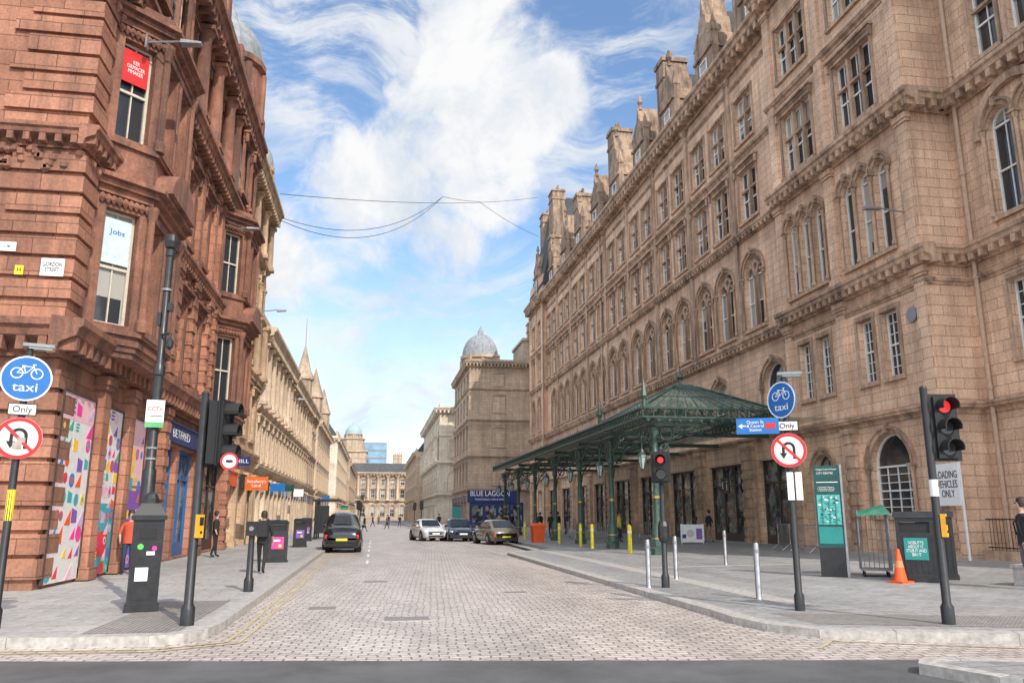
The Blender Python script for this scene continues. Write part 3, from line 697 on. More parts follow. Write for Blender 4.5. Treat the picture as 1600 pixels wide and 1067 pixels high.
f.hexa([(ax-.55,ay-.45,az-.13),(ax+.55,ay-.45,az-.13),(ax+.55,ay+.65,az-.13),(ax-.55,ay+.65,az-.13),(ax-.4,ay-.3,az+.05),(ax+.4,ay-.3,az+.05),(ax+.4,ay+.5,az+.05),(ax-.4,ay+.5,az+.05)])
f.lathe([(.09,az),(.06,az+.3),(.16,az+.42),(.04,az+.6),(.02,az+1.0)],ax,ay+.1,8)
for cx,cy,_ in C: f.lathe([(.1,ZB),(.07,ZB+.3),(.15,ZB+.45),(.02,ZB+1.1)],cx,cy,6)
g.add([(XN,0.5,ZB-.1),(XR,0.5,ZB-.1),(XR,YN,ZB-.1),(XN,YN,ZB-.1)],[(0,1,2,3)])
part('roof',g,GROOF,can); part('glazing_bar',f,GREENL,can)
mb=MB()
for y in cys: mb.box(0,XR if y else XN-.1,y-.05,y+.05,ZE+.1,ZE+.3)
mb.box(-.08,.08,Y0+.1,Y1,ZE+.3,ZE+.42); mb.box(4.8,4.9,Y0+.1,Y1,ZE+.3,ZE+.42)
part('girder',mb,GREEN,can)
# ================================================================ RED CORNER BUILDING
LX,LY=-7.2,19.3
red=thing('corner_building','ornate red sandstone corner building with oriel windows and shopfronts','building',(LX,LY,0))
FEa=Fr((0,0),(0,1),(1,0)); WL=21.2; HT=20.2; HL=21.6
xsL=[7.7,10.3,12.9]
exL=[shop(red,FEa,9.3,11.7,.2,4.1,MIDBLUE,None,None),shop(red,FEa,12.1,14.7,.2,4.1,MIDBLUE,None,None),shop(red,FEa,15.8,20.5,.2,4.0,BLACK,None,NAVY),(7.75,8.65,.15,3.9,False)]
mb=MB(); mb.box(-.45,.45,-.06,0,0,3.75); mb.box(-.33,.33,-.075,-.06,.2,1.7,1); mb.box(-.33,.33,-.075,-.06,1.9,3.4,2); o=part('door',mb,[MIDBLUE,MIDBLUE,GLASSD],red,FEa.p(8.2,-.24,.15),FEa.ang()); mb=MB(); mb.box(.3,.34,-.12,-.076,1.0,1.3); part('handle',mb,STEEL,o)
s=MB(); s.box(-2.8,2.8,-.14,.04,0,.62); s.box(-2.85,2.85,-.2,.04,.62,.7); so=part('fascia_sign',s,NAVY,red,FEa.p(12,.04,4.2),FEa.ang()); text('BETFRED',.42,SIGNW,so,(-.6,-.143,.31),0,2.6)
rows_facade(red,FEa,WL,HT,xsL,[
 dict(z=6.5,h=2.9,w=1.3,sur='hood'),
 dict(z=11.5,h=2.7,w=1.25,sur='ped'),
 dict(z=16.3,h=2.5,w=1.25,sur='hood')],RED,REDT,exL,fm=CREAM)
wall(red,FEa.off(-.3),WL,HL,[],RED,HT)
CL=[(5.2,.8,.65,.45),(10.3,.5,.4,.35),(15.0,.75,.7,.4),(19.5,1.0,1.0,.55)]
for z,h,p,m in CL: cornice(red,FEa,-p+.003,WL,z,h,p,REDT,m)
FSa=Fr((0,0),(-1,0),(0,-1)); WS=14
rows_facade(red,FSa,WS,HT,[4.2,7.2,10.2],[
 dict(z=6.5,h=2.9,w=1.25,sur='hood'),dict(z=11.5,h=2.7,w=1.2,sur='ped'),dict(z=16.3,h=2.5,w=1.2,sur='hood'),dict(z=.5,h=3.8,w=2.2,bars=2,gm=GLASSD)],RED,REDT,fm=CREAM)
for z,h,p,m in CL: cornice(red,FSa,0,WS,z,h,p,REDT,m)
mb=MB(); z=.35;k=0
while z<19.2:
    if not any(c0-.1<z+.2<c0+h+.45 for c0,h in ((5.2,.8),(10.3,.5),(15,.75))):
        w=1.0 if k%2 else .8; w2=1.9 if k%2 else 1.55
        mb.hexa([(-w2,-.09,z),(.09,-.09,z),(.09,w,z),(-w2,w,z),(-w2,-.09,z+.42),(.09,-.09,z+.42),(.09,w,z+.42),(-w2,w,z+.42)])
    z+=.52;k+=1
part('quoin',mb,RED,red)
mb=MB(); random.seed(3)
for i in range(34):
    a=random.uniform(.05,2.6); z=random.uniform(9.75,10.25); c=FSa.p(a,.06,0); mb.lathe([(.02,z-.12),(.11,z-.05),(.11,z+.06),(.02,z+.12)],c[0],c[1],6)
for a in [x/10 for x in range(3,210,4)]:
    z=10.05+.06*math.sin(a*9); c=FEa.p(a,.05,0); mb.lathe([(.02,z-.16),(.13,z-.05),(.13,z+.05),(.02,z+.16)],c[0],c[1],6)
    z=14.7; c=FEa.p(a,.07,0); mb.lathe([(.02,z-.2),(.15,z-.05),(.12,z+.1),(.02,z+.2)],c[0],c[1],6)
    z=19.2; mb.lathe([(.02,z-.25),(.18,z-.05),(.14,z+.1),(.02,z+.25)],c[0],c[1],6)
part('carved_frieze',mb,REDT,red)
for a in (2.72,5.02,7.45,8.95,15.25,20.85): pilaster(red,FEa,a,.5,.15,5.2,.28,RED,.0 if a<8 else .55)
for a in (6.5,9.0,11.6,14.3,15.6):
    pilaster(red,FEa,a,.5,6.0,10.3,.22,RED,.5); pilaster(red,FEa,a,.45,10.85,15.0,.2,RED)
for a in (1.2,3.6,6.3,9.0,11.6,14.3,16.0,18.4,20.8): column(red,FEa,a,.27,15.85,19.5,.33,REDT)
def oriel(s0,s1,z0,z1,rows):
    dp=1.0; c=1.0
    Ff=FEa.off(dp,s0+c); W=s1-s0-2*c
    rows_facade(red,Ff,W,z1,[W*.25,W*.75] if W>2.2 else [W/2],rows,REDT,REDT,fm=CREAM,z0=z0)
    a=FEa.p(s0,0,0);b=FEa.p(s0+c,dp,0); d=Vector((b[0]-a[0],b[1]-a[1],0)); L=d.length; n=Vector((d.y,-d.x,0))
    Fl=Fr((a[0],a[1]),d,n); r2=[dict(r,w=.9,n=1,sur='none') for r in rows]
    rows_facade(red,Fl,L,z1,[L/2],r2,REDT,REDT,fm=CREAM,z0=z0)
    a=FEa.p(s1-c,dp,0);b=FEa.p(s1,0,0); d=Vector((b[0]-a[0],b[1]-a[1],0)); Fr_=Fr((a[0],a[1]),d,Vector((d.y,-d.x,0)))
    rows_facade(red,Fr_,L,z1,[L/2],r2,REDT,REDT,fm=CREAM,z0=z0)
    mb=MB()
    def slab(z,h,p):
        P=[FEa.p(s0-p,-.02,0),FEa.p(s0-p,p*.3,0),FEa.p(s0+c-p*.4,dp+p,0),FEa.p(s1-c+p*.4,dp+p,0),FEa.p(s1+p,p*.3,0),FEa.p(s1+p,-.02,0)]
        n=6; vs=[(x,y,z) for x,y,_ in P]+[(x,y,z+h) for x,y,_ in P]
        mb.add(vs,[tuple(range(n)),tuple(range(n,2*n))]+[(i,(i+1)%n,(i+1)%n+n,i+n) for i in range(n)])
    for k in range(3): slab(z0-.45+.15*k,.15,.02+.06*k-.1)
    for r in rows:
        slab(r['z']-.25,.14,.1); slab(r['z']+r['h']+.35,.18,.08); slab(r['z']+r['h']+.53,.16,.22); slab(r['z']+r['h']+.69,.12,.38)
    slab(z1,.3,.15)
    for q in (s0+c,s1-c):
        for zz,hh in ((rows[0]['z']-.1,3.4),(rows[1]['z']-.1,3.2)):
            cc=FEa.p(q,dp+.06,0); mb.lathe([(.16,zz),(.16,zz+.25),(.11,zz+.35),(.1,zz+hh-.4),(.17,zz+hh-.1),(.17,zz+hh)],cc[0],cc[1],10)
    for r in rows:
        for i in range(9):
            t=i/8; z=r['z']+r['h']+.2; x,y,_=Fl.p(.1+t*(L-.2),.05,0); mb.lathe([(.02,z-.13),(.09,z-.03),(.09,z+.04),(.02,z+.12)],x,y,6)
    part('oriel',mb,REDT,red)
    mbp=MB(); m=(s0+s1)/2; rw=1.35; zb=rows[0]['z']+rows[0]['h']+.83
    mbp.fpoly(FEa,[(m-rw*math.cos(math.pi*i/10),zb+.9*math.sin(math.pi*i/10)) for i in range(11)],dp+.5,dp-.3)
    part('pediment',mbp,REDT,red)
    return Fl,Ff,L,W
OR=[dict(z=6.4,h=3.0,w=1.0,sur='plain'),dict(z=11.4,h=2.8,w=1.0,sur='plain')]
Fl,Ff,LL,LW=oriel(1.1,6.1,6.05,15.0,OR); oriel(16.1,20.7,6.05,15.0,OR)
for sx in (2.4,4.8,17.3,19.6):
    ms=winmesh(1.2,2.5,False,0,False,'hood',1,CREAM,GLASS,REDT); wo=window(red,FEa,sx,16.3,ms,-.33)
shell(red,FEa.off(-.3),WL,14,HL,RED,LEAD)
mb=MB()
for i in range(52):
    c=FEa.p(.4+i*.4,.55,0); mb.lathe([(.07,20.65),(.12,20.85),(.06,21.25),(.08,21.4)],c[0],c[1],6)
mb.fb(FEa,0,WL,.4,.7,21.4,21.58)
for i in range(7): mb.fb(FEa,i*3.45,.5+i*3.45,.35,.75,20.6,22.0)
part('balustrade',mb,REDT,red)
for a in (5.5,13):
    gm_=MB(); gm_.fpoly(FEa,[(a-2,20.7),(a-2,22.9),(a-1.2,23.2),(a-1.0,24.5),(a,25.5),(a+1.0,24.5),(a+1.2,23.2),(a+2,22.9),(a+2,20.7)],.1,-1.5); part('gable',gm_,REDT,red)
dome(red,-1.2,20.3,21.5,1.75,3.2,LEAD,REDT,2.6)
# hoarding art panels
cols=[plain('art_red',(.7,.05,.06),.5),plain('art_yellow',(.88,.55,.05),.5),PURPLE,plain('art_blue',(.04,.2,.55),.5),plain('art_green',(.05,.42,.25),.5),PINK,ORANGE,plain('art_lilac',(.55,.4,.65),.5),plain('art_teal',(.05,.38,.42),.5),plain('art_pale_pink',(.8,.5,.55),.5)]
def artpanel(a0,a1,z0,z1,seed,kind):
    random.seed(seed); w=a1-a0;h=z1-z0
    p=MB(); p.box(-w/2,w/2,-.05,0,0,h); o=part('art_panel',p,PANELW,red,FEa.p((a0+a1)/2,.03,z0),FEa.ang())
    fr=MB(); fr.box(-w/2-.06,-w/2,-.08,0,0,h+.06); fr.box(w/2,w/2+.06,-.08,0,0,h+.06); fr.box(-w/2,w/2,-.08,0,h,h+.06); part('frame',fr,DBRN,o)
    q=MB(); y1=-.0545
    if kind==0: q.box(-w/2,w/2,y1,-.05,h*.86,h,9); q.box(-w/2,-w/2+w*.12,y1-.0004,-.05,0,h,9)
    if kind==1: q.box(-w/2,w/2,y1,-.05,0,h*.42,8); q.box(-w/2+.1,w/2-.3,y1-.0008,-.05,h*.1,h*.25,0)
    if kind==2: q.box(-w/2,w/2,y1,-.05,0,h,9); q.box(-w/2,w/2,y1-.0008,-.05,0,h*.55,2); q.box(-w/2,0,y1-.0012,-.05,h*.6,h*.8,1)
    n=5 if kind!=2 else 4; s=w/n; rowsn=int(h/s)
    for j in range(rowsn):
        for i in range(n):
            if random.random()<.3: continue
            cx=-w/2+s*(i+.5); cz=s*(j+.5)+random.uniform(-.04,.04); r=min(s*.49,s*random.uniform(.25,.6)); m=random.randrange(10); y0=-.057-.0012*((i+j)%3); t=random.choice((0,2,2,3,3,4,5))
            if t==0: q.disc(cx,cz,r,y0,-.05,14,m)
            elif t==2: q.prism([(cx-r,cz-r),(cx+r,cz-r),(cx+r,cz+r)],y0,-.05,m)
            elif t==3: q.prism([(cx-r,cz-r),(cx+r,cz-r),(cx+r,cz+r*.6),(cx-r,cz+r)],y0,-.05,m)
            elif t==4:
                q.disc(cx,cz,r,y0,-.05,14,m); q.disc(cx,cz,r*.5,y0-.001,-.05,12,(m+3)%10)
            else:
                for k in range(3): q.prism([(cx-r,cz-r+k*r*.7),(cx+r,cz-r+k*r*.7),(cx+r,cz-r+k*r*.7+r*.35),(cx-r,cz-r+k*r*.7+r*.35)],y0,-.05,m)
    part('geometric_pattern',q,cols,o)
artpanel(.3,2.4,.2,4.5,5,0); artpanel(3.05,4.7,.2,4.5,6,1); artpanel(5.35,7.1,.2,4.5,9,2)
def plate(par,F,a,d,z,w,h,s,mat=SIGNW,tm=BLACKM,size=.2,tw=None,name='sign',tz=0):
    mb=MB(); mb.box(-w/2,w/2,-.03,0,-h/2,h/2); o=part(name,mb,mat,par,F.p(a,d,z),F.ang())
    if s: text(s,size,tm,o,(0,-.034,tz),0,tw)
    return o
plate(red,FSa,.35,.11,7.3,.5,.42,'GORDON\nSTREET',size=.14,tw=.42,name='street_name_plate')
plate(red,FSa,1.35,.11,7.75,.34,.22,'UK',tm=NAVY,size=.11); plate(red,FSa,1.05,.11,7.2,.18,.22,'H',mat=YELLOW,size=.14)
PBL=plain('pale_blue_poster',(.55,.66,.68),.4)
plate(red,Fl,LL/2,-.21,8.6,.7,1.2,'Jobs',mat=PBL,tm=BLUE,size=.2,tw=.4,name='window_poster',tz=.25)
plate(red,Fl,LL/2,-.21,13.55,.72,.95,'KER\nORMACER\nMMAKER',mat=SIGNR,tm=SIGNW,size=.16,tw=.5,name='window_poster')
def projsign(y,z,w,h,s,mat,tm=SIGNW,lab='blue'):
    e=thing('projecting_sign',lab,'sign',(LX+.3,y,z),0)
    mb=MB(); mb.box(.25,.25+w,-.06,.06,0,h); part('panel',mb,mat,e); mb=MB(); mb.tube([(0,0,h*.8),(.25,0,h*.8)],.03); mb.tube([(0,0,h*.2),(.25,0,h*.2)],.03); part('bracket',mb,BLACK,e)
    if s: text(s,h*.6 if '\n' not in s else h*.33,tm,e,(.25+w/2,-.066,h/2),0,w*.82)
projsign(33.6,3.75,.8,.4,'FRED',BLUE,lab='blue projecting betting shop sign')
projsign(40.0,4.0,.7,.42,'HILL',NAVY,lab='dark navy projecting sign with white letters')
projsign(43.5,2.95,1.15,.7,"Sainsbury's\nLocal",plain('supermarket_orange',(.62,.13,.02),.4),lab='orange projecting supermarket sign with white letters')
projsign(54,3.2,.9,.5,None,BLUE,lab='small blue projecting shop sign'); projsign(61,3.4,.8,.45,None,DTEAL,lab='small dark green projecting shop sign'); projsign(69,3.2,.8,.6,None,SIGNW,lab='small white projecting shop sign'); projsign(105,3.4,1.0,.6,None,BLUE,lab='blue projecting shop sign further along')
# ================================================================ OTHER BUILDINGS
def block(name,label,side,x,y0,y1,D,H,nb,rows,smat,tmat,corns,shopc=None,fm=WHITE,roof='flat',rh=3,end=None,chims=0,sh=4.0,cols_=None,rm=SLATE):
    e=thing(name,label,'building',(x,y0,0))
    F=Fr((0,0),(0,1),(1,0) if side=='L' else (-1,0)); W=y1-y0-.02; xs=bays(0,W,nb); bw=W/nb
    ex=[]
    if shopc:
        for i,xx in enumerate(xs): ex.append(shop(e,F,xx-bw*.4,xx+bw*.4,.2,sh-.9,shopc[i%len(shopc)][0],shopc[i%len(shopc)][1],shopc[i%len(shopc)][2],fz=.65))
        for i in range(nb+1): pilaster(e,F,min(max(i*bw,.25),W-.25),min(.5,bw*.16),.12,sh,.2,tmat)
    rows_facade(e,F,W,H,xs,rows,smat,tmat,ex,fm=fm)
    for z,h,p,m in corns: cornice(e,F,0,W,z,h,p,tmat,m)
    if cols_:
        for z0,z1,r in cols_:
            for i in range(nb+1): column(e,F,min(max(i*bw,r*1.5),W-r*1.5),r,z0,z1,r*1.1,tmat)
    shell(e,F.off(0),W,D,H,smat,rm,0,roof,rh)
    mb=MB(); mb.fb(F,0,W,-.35,-.02,H,H+.8); part('parapet',mb,tmat,e)
    if end:
        FS=Fr((0,0.0),(-1,0) if side=='L' else (1,0),(0,-1)); FS=FS.off(.01)
        rows_facade(e,FS,D,H,end[0],end[1],smat,tmat,end[2] if len(end)>2 else (),fm=fm)
        for z,h,p,m in corns: cornice(e,FS,-p,D,z,h,p-.004,tmat,m)
    for k in range(chims): chimney(e,F,(k+.7)*W/chims,-D*.3,H,H+(rh if roof!='flat' else 0)+2.0,mat=tmat)
    return e,F
NAV=(DBRN,None,NAVY); BLK=(BLACK,None,BLACK); WHT=(WHITE,None,CREAM)
e,F_=block('sandstone_building','tall honey sandstone commercial building with column rows','L',-7.2,40.55,49.5,14,20.4,3,[
 dict(z=5.9,h=2.6,w=1.6,sur='hood'),dict(z=9.9,h=2.4,w=1.5),dict(z=13.5,h=2.3,w=1.5,arch=True),dict(z=16.7,h=2.0,w=1.4)],
 WARM,WARMT,[(4.6,.5,.4,0),(9.1,.4,.35,.4),(12.8,.35,.3,0),(16.1,.3,.3,0),(19.3,1.0,.9,.5)],[(DBRN,None,ORANGE),BLK],cols_=[(9.5,12.8,.22),(16.4,19.3,.2)])
dome(e,-.6,8.0,20.4,.75,2.6,LEAD,WARMT,1.5)
block('sandstone_building','long honey sandstone office building with deep cornice','L',-7.2,49.5,66,14,13.2,7,[
 dict(z=5.0,h=2.3,w=1.3,sur='hood'),dict(z=8.5,h=2.2,w=1.3,arch=True)],BLO,BLOT,[(4.2,.45,.35,0),(7.9,.3,.25,0),(12.0,1.0,.9,.5)],[(MIDBLUE,None,BLUE),WHT,BLK],cols_=[(8.25,12.0,.22)])
block('sandstone_building','pale honey sandstone office building with column screen','L',-7.2,66,87,14,12.8,9,[
 dict(z=5.0,h=2.3,w=1.3,sur='hood'),dict(z=8.5,h=2.0,w=1.2)],BLO,BLOT,[(4.2,.45,.35,0),(7.9,.3,.25,0),(11.7,1.0,.9,.5)],[(MIDBLUE,None,BLUE),WHT,BLK,NAV],cols_=[(8.25,11.7,.2)])
e,F_=block('sandstone_building','dark sandstone building with corner turret','L',-7.5,87,101,14,13.6,5,[
 dict(z=5.2,h=2.2,w=1.4),dict(z=8.6,h=2.0,w=1.3),dict(z=11.4,h=1.3,w=1.2)],GRY,GRYT,[(4.2,.45,.35,0),(8.0,.3,.25,0),(12.8,.8,.6,.5)],[BLK,(DTEAL,None,DTEAL)],roof='pitch',chims=2)
mb=MB(); mb.lathe([(.9,13.5),(.9,16),(1.1,16.1),(1.1,16.3),(.7,17.2),(.05,20)],-.6,1.3,12); mb.lathe([(.05,20),(.03,23)],-.6,1.3,6); part('turret',mb,GRYT,e)
e,F_=block('sandstone_building','pale sandstone building with shops below','L',-7.2,101,128,14,13.6,8,[
 dict(z=5.0,h=2.2,w=1.5),dict(z=8.3,h=2.0,w=1.4)],BLO,BLOT,[(4.2,.45,.35,0),(12.4,.8,.6,.5)],[WHT,NAV],roof='pitch',rh=2.5,chims=3)
mb=MB(); 
for yy in (5,22): mb.lathe([(1.0,13.5),(1.0,16.5),(1.2,16.6),(.8,17.8),(.05,20.5)],-1.0,yy,8)
part('turret',mb,GRYT,e)
block('sandstone_building','pale four storey sandstone corner building','L',-6.6,140,190,14,15,12,[
 dict(z=5.0,h=2.2,w=1.5),dict(z=8.3,h=2.0,w=1.4),dict(z=11.1,h=1.7,w=1.4)],PAL,BLOT,[(4.2,.45,.35,0),(13.9,.8,.6,.8)],[WHT,BLK],roof='pitch',rh=2.5,end=([3,7],[dict(z=5.0,h=2.2,w=1.5),dict(z=8.3,h=2.0,w=1.4),dict(z=11.1,h=1.7,w=1.4)]),chims=4)
block('sandstone_building','blonde sandstone building near the square','L',-6.0,192,244,14,14,12,[
 dict(z=5.2,h=2.2,w=1.5),dict(z=8.5,h=2.2,w=1.4)],GRY,GRYT,[(4.2,.45,.35,0),(12.8,.8,.6,.8)],[WHT,BLK],roof='pitch',rh=2.5,chims=3)
er=[dict(z=5.8,h=2.9,w=1.8,xs=[4.2]),dict(z=11,h=2.6,w=1.7,xs=[4.2]),dict(z=15.8,h=2.3,w=1.7,xs=[4.2]),dict(z=19.6,h=1.7,w=1.4,xs=[4.2])]
r2,F_=block('corner_building','grey-brown sandstone corner block with blue chip shop below','R',12.5,110,131,16,23.3,5,[
 dict(z=5.8,h=2.8,w=1.6,sur='ped'),dict(z=11,h=2.6,w=1.5,sur='hood'),dict(z=15.8,h=2.3,w=1.5),dict(z=19.6,h=1.7,w=1.4)],GRY,GRYT,[(4.8,.4,.35,0),(9.4,.35,.3,0),(14.4,.35,.3,0),(18.8,.3,.25,0),(22.1,.9,.7,.5)],[(NAVY,None,NAVY)],
 end=([],er,()),sh=4.4,chims=2)
FS=Fr((0,-.01),(1,0),(0,-1))
mb=MB(); mb.fb(FS,.2,7.6,-.0,.12,.15,3.4); part('shop_surround',mb,NAVY,r2)
o=MB(); o.box(-3.4,3.4,-.1,.06,0,1.8); so=part('fascia_sign',o,NAVY,r2,FS.p(3.3,.14,3.45),0); text('BLUE LAGOON',1.0,SIGNW,so,(-.3,-.105,1.12),0,5.4); text('TRADITIONAL FISH & CHIPS',.32,SIGNW,so,(-.3,-.105,.35),0,4.2)
g=MB()
for i in range(4): g.fb(FS,.6+i*1.8,2.0+i*1.8,.1,.135,.7,3.0)
part('shop_window',g,GLASSD,r2)
dome(r2,4.6,24,23.3,3.1,5.0,LEAD,GRYT,4.0)
chimney(r2,FS,10.5,-1,23,29.0,4.0,1.2,GRYT,6); mb=MB(); mb.box(7.8,15.9,.2,9,23.3,26.2); mb.box(7.6,16.0,.0,9.2,26.2,26.6); part('attic_storey',mb,GRYT,r2)
block('classical_building','pale limestone bank building with pedimented windows and balustrade','R',10.6,138,184,16,20.0,9,[
 dict(z=5.8,h=3.2,w=1.9,arch=True,sur='arch'),dict(z=11.4,h=2.8,w=1.6,sur='ped'),dict(z=15.9,h=1.9,w=1.5)],PAL,PAL,[(4.8,.4,.35,0),(10.2,.4,.35,0),(14.9,.3,.25,0),(18.9,1.1,1.0,.7)],[WHT],
 end=([2.5,6],[dict(z=5.8,h=3.2,w=1.9,arch=True,sur='arch'),dict(z=11.4,h=2.8,w=1.6,sur='ped'),dict(z=15.9,h=1.9,w=1.5)]),cols_=[(10.6,14.9,.35)],sh=4.4)
block('sandstone_building','plain sandstone commercial block further along','R',9.0,186,246,16,16.0,12,[
 dict(z=5.8,h=2.4,w=1.6),dict(z=9.6,h=2.2,w=1.5),dict(z=13,h=1.8,w=1.4)],BLO,BLOT,[(4.8,.4,.35,0),(15,.9,.8,.7)],[WHT,NAV],roof='pitch',chims=3)
e=thing('classical_building','sandstone building with columned front closing the street','building',(-34,268,0))
F=Fr((0,0),(1,0),(0,-1)); xs=bays(0,76,24)
rows_facade(e,F,76,15.5,xs,[dict(z=1.2,h=3.6,w=1.5,arch=True),dict(z=7.2,h=2.6,w=1.4,sur='hood'),dict(z=11.4,h=1.7,w=1.3)],GRY,GRYT)
for z,h,p,m in [(5.8,.5,.5,0),(14.2,1.1,1.1,1.0)]: cornice(e,F,0,76,z,h,p,GRYT,m)
for i in range(9,16): column(e,F,i*76/24,.45,6.4,14.2,.6,BLOT)
shell(e,F,76,20,15.5,GRY,SLATE,0,'pitch',3)
for a in (22,41,47): chimney(e,F,a,-4,17,21.5,3,1,GRYT,5)
e=thing('domed_tower','distant civic tower with grey lead dome and lantern','tower',(-8.6,300,0))
mb=MB(); mb.box(-5,5,-5,5,0,24); mb.box(-5.4,5.4,-5.4,5.4,24,24.8); mb.lathe([(4,24.8),(4,28.5),(4.4,28.8),(4.4,29.2)],0,0,12); part('wall',mb,GRY,e); dome(e,0,0,28.6,3.0,2.2,COPPER,GRY,3.6)
e=thing('glass_office_block','modern blue glass office block rising behind','building',(-2,330,0))
mb=MB()
for i in range(10): mb.box(-5,6,-6,6,i*3,i*3+2.4,0); mb.box(-4.9,5.9,-5.9,5.9,i*3+2.4,i*3+3,1)
part('wall',mb,[plain('blue_glass',(.2,.32,.42),.1,metal=.4,var=.3,scale=.3),GREYM],e)
# ================================================================ STREET FURNITURE
def pole(par,h,r=.055,mat=BLACK,base=True,name='pole'):
    mb=MB(); mb.lathe([(r*1.7,0),(r*1.7,.25),(r*1.15,.3),(r,h)] if base else [(r,0),(r,h)],0,0,12); mb.lathe([(r*1.15,h),(r*.8,h+.04)],0,0,12)
    return part(name,mb,mat,par,smooth=True)
def uturn(par,loc,rot,r):
    mb=MB(); mb.disc(0,0,r,-.01,.01,32,0); mb.arc(0,0,r*.82,r*.99,-.016,-.01,0,2*math.pi,32,1)
    w=r*.15; k=r*.3
    mb.arc(0,r*.12,k-w/2,k+w/2,-.015,-.01,0,math.pi,12,2); mb.box(k-w/2,k+w/2,-.015,-.01,-r*.5,r*.12,2); mb.box(-k-w/2,-k+w/2,-.015,-.01,-r*.15,r*.12,2)
    mb.prism([(-k-w*1.4,-r*.15),(-k+w*1.4,-r*.15),(-k,-r*.5)],-.015,-.01,2)
    c,s=math.cos(R(-45)),math.sin(R(-45)); hw=r*.075; L=r*.88
    mb.prism([(-c*L+s*hw,-s*L-c*hw),(c*L+s*hw,s*L-c*hw),(c*L-s*hw,s*L+c*hw),(-c*L-s*hw,-s*L+c*hw)],-.019,-.0165,1)
    return part('no_u_turn_sign',mb,[SIGNW,SIGNR,BLACKM],par,loc,rot)
def bikesign(par,loc,rot,r):
    mb=MB(); mb.disc(0,0,r,-.01,.01,32,0); mb.arc(0,0,r*.93,r*.995,-.015,-.01,0,2*math.pi,32,1)
    for sx in (-1,1): mb.arc(sx*r*.38,r*.22,r*.2,r*.245,-.015,-.01,0,2*math.pi,16,1)
    P={'a':(-.38,.22),'b':(-.05,.22),'c':(-.14,.52),'d':(.24,.52),'e':(.38,.22),'f':(.22,.62)}
    for u,v in ('ab','ac','cb','cd','bd','de','df'):
        p=P[u];q=P[v]; mb.tube([(p[0]*r,-.013,p[1]*r),(q[0]*r,-.013,q[1]*r)],r*.022,4,1)
    mb.box(-.22*r,-.06*r,-.016,-.01,.52*r,.57*r,1); mb.box(.18*r,.32*r,-.016,-.01,.6*r,.64*r,1)
    o=part('cycle_taxi_sign',mb,[BLUE,SIGNW],par,loc,rot); text('taxi',r*.55,SIGNW,o,(0,-.012,-r*.4),0,r*.95)
def signpost(x,y,z0,rot,rotb,lab,lampdir=1,H=4.15,rb=.35,ru=.31):
    e=thing('sign_post',lab,'road sign',(x,y,z0))
    pole(e,H-.02,.05)
    def fr(d,rt): return (math.sin(rt)*d,-math.cos(rt)*d,0)
    a=fr(.08,rotb); bikesign(e,(a[0],a[1],3.6),rotb,rb)
    mb=MB(); mb.box(-.19,.19,-.012,.012,-.09,.09); mb.box(-.175,.175,-.014,-.0125,-.075,.075,1); a=fr(.08,rot); o=part('plate',mb,[BLACKM,SIGNW],e,(a[0],a[1],3.13),rot); text('Only',.13,BLACKM,o,(0,-.018,0))
    uturn(e,(a[0],a[1],2.7),rot,ru)
    mb=MB(); mb.box(-.1,.32,-.09,.09,0,.05); mb.box(-.02,.3,-.07,.07,-.03,0,1); mb.tube([(0,0,-.1),(0,0,.02)],.04); part('sign_lamp',mb,[GREYM,LANG],e,(0,0,H+.05),rot)
    return e
e=signpost(-5.3,13.04,LZ,R(21.6),R(21.6),'black post with blue cycle taxi sign and no u-turn sign',H=4.05,rb=.345)
mb=MB(); mb.lathe([(.056,1.5),(.056,1.95)],0,0,10); part('sticker',mb,YELLOW,e)
mb=MB(); mb.box(-.07,.05,-.02,-.016,-.12,-.02); mb.box(-.02,.09,-.0195,-.016,-.02,.05); part('sticker',mb,plain('peeling_sticker',(.35,.3,.25),.7,var=.4),e,(math.sin(R(21.6))*.08,-math.cos(R(21.6))*.08,2.66),R(21.6))
e=signpost(7.2,13.2,PZ(7.2),R(-24),R(-72),'black post with turned blue cycle taxi sign and blue direction sign',H=4.0,rb=.33,ru=.3)
for dx,w in ((-.07,.11),(.07,.11)):
    mb=MB(); mb.box(dx-w/2,dx+w/2,-.015,0,-.24,.24); part('notice',mb,SIGNW,e,(0.03,-.08,2.08),R(-24))
mb=MB(); mb.box(-.36,.36,-.012,.012,-.14,.14,0); mb.box(.13,.30,-.016,-.012,-.05,.05,1); mb.tube([(-.3,-.014,0),(-.2,-.014,0)],.012,4,2); mb.prism([(-.33,0),(-.26,.045),(-.26,-.045)],-.016,-.012,2)
o=part('direction_sign',mb,[BLUE,SIGNR,SIGNW],e,(-.58,-.05,3.12),R(-24)); text('Queen St\n& Central\nStation',.075,SIGNW,o,(-.04,-.016,0))
def sighead(par,loc,rot,lit=None,n=3,board=True,name='signal_head',lr=.11):
    mb=MB(); H=.32*n
    if board: mb.box(-.22,.22,.02,.035,-.04,H+.04,0)
    mb.box(-.16,.16,-.02,.2,0,H,0)
    for i in range(n):
        z=H-.16-i*.32; m=2 if lit==i else 1
        mb.disc(0,z,lr if lit==i else .11,-.03,-.015,18,m)
        for k in range(10):
            t0=R(-20)+R(220)*k/10;t1=R(-20)+R(220)*(k+1)/10; P=lambda r,t,y:(r*math.cos(t),y,z+r*math.sin(t))
            L0=-.02; mb.hexa([P(.12,t0,L0),P(.135,t0,L0),P(.135,t0,-.24),P(.12,t0,-.24),P(.12,t1,L0),P(.135,t1,L0),P(.135,t1,-.24),P(.12,t1,-.24)],0)
    mb.box(-.05,.05,.1,.3,.1,.16); mb.box(-.05,.05,.1,.3,H-.16,H-.1)
    return part(name,mb,[BLACKM,LENS,REDL],par,loc,rot)
YBOX=plain('yellow_box',(.75,.36,.02),.4)
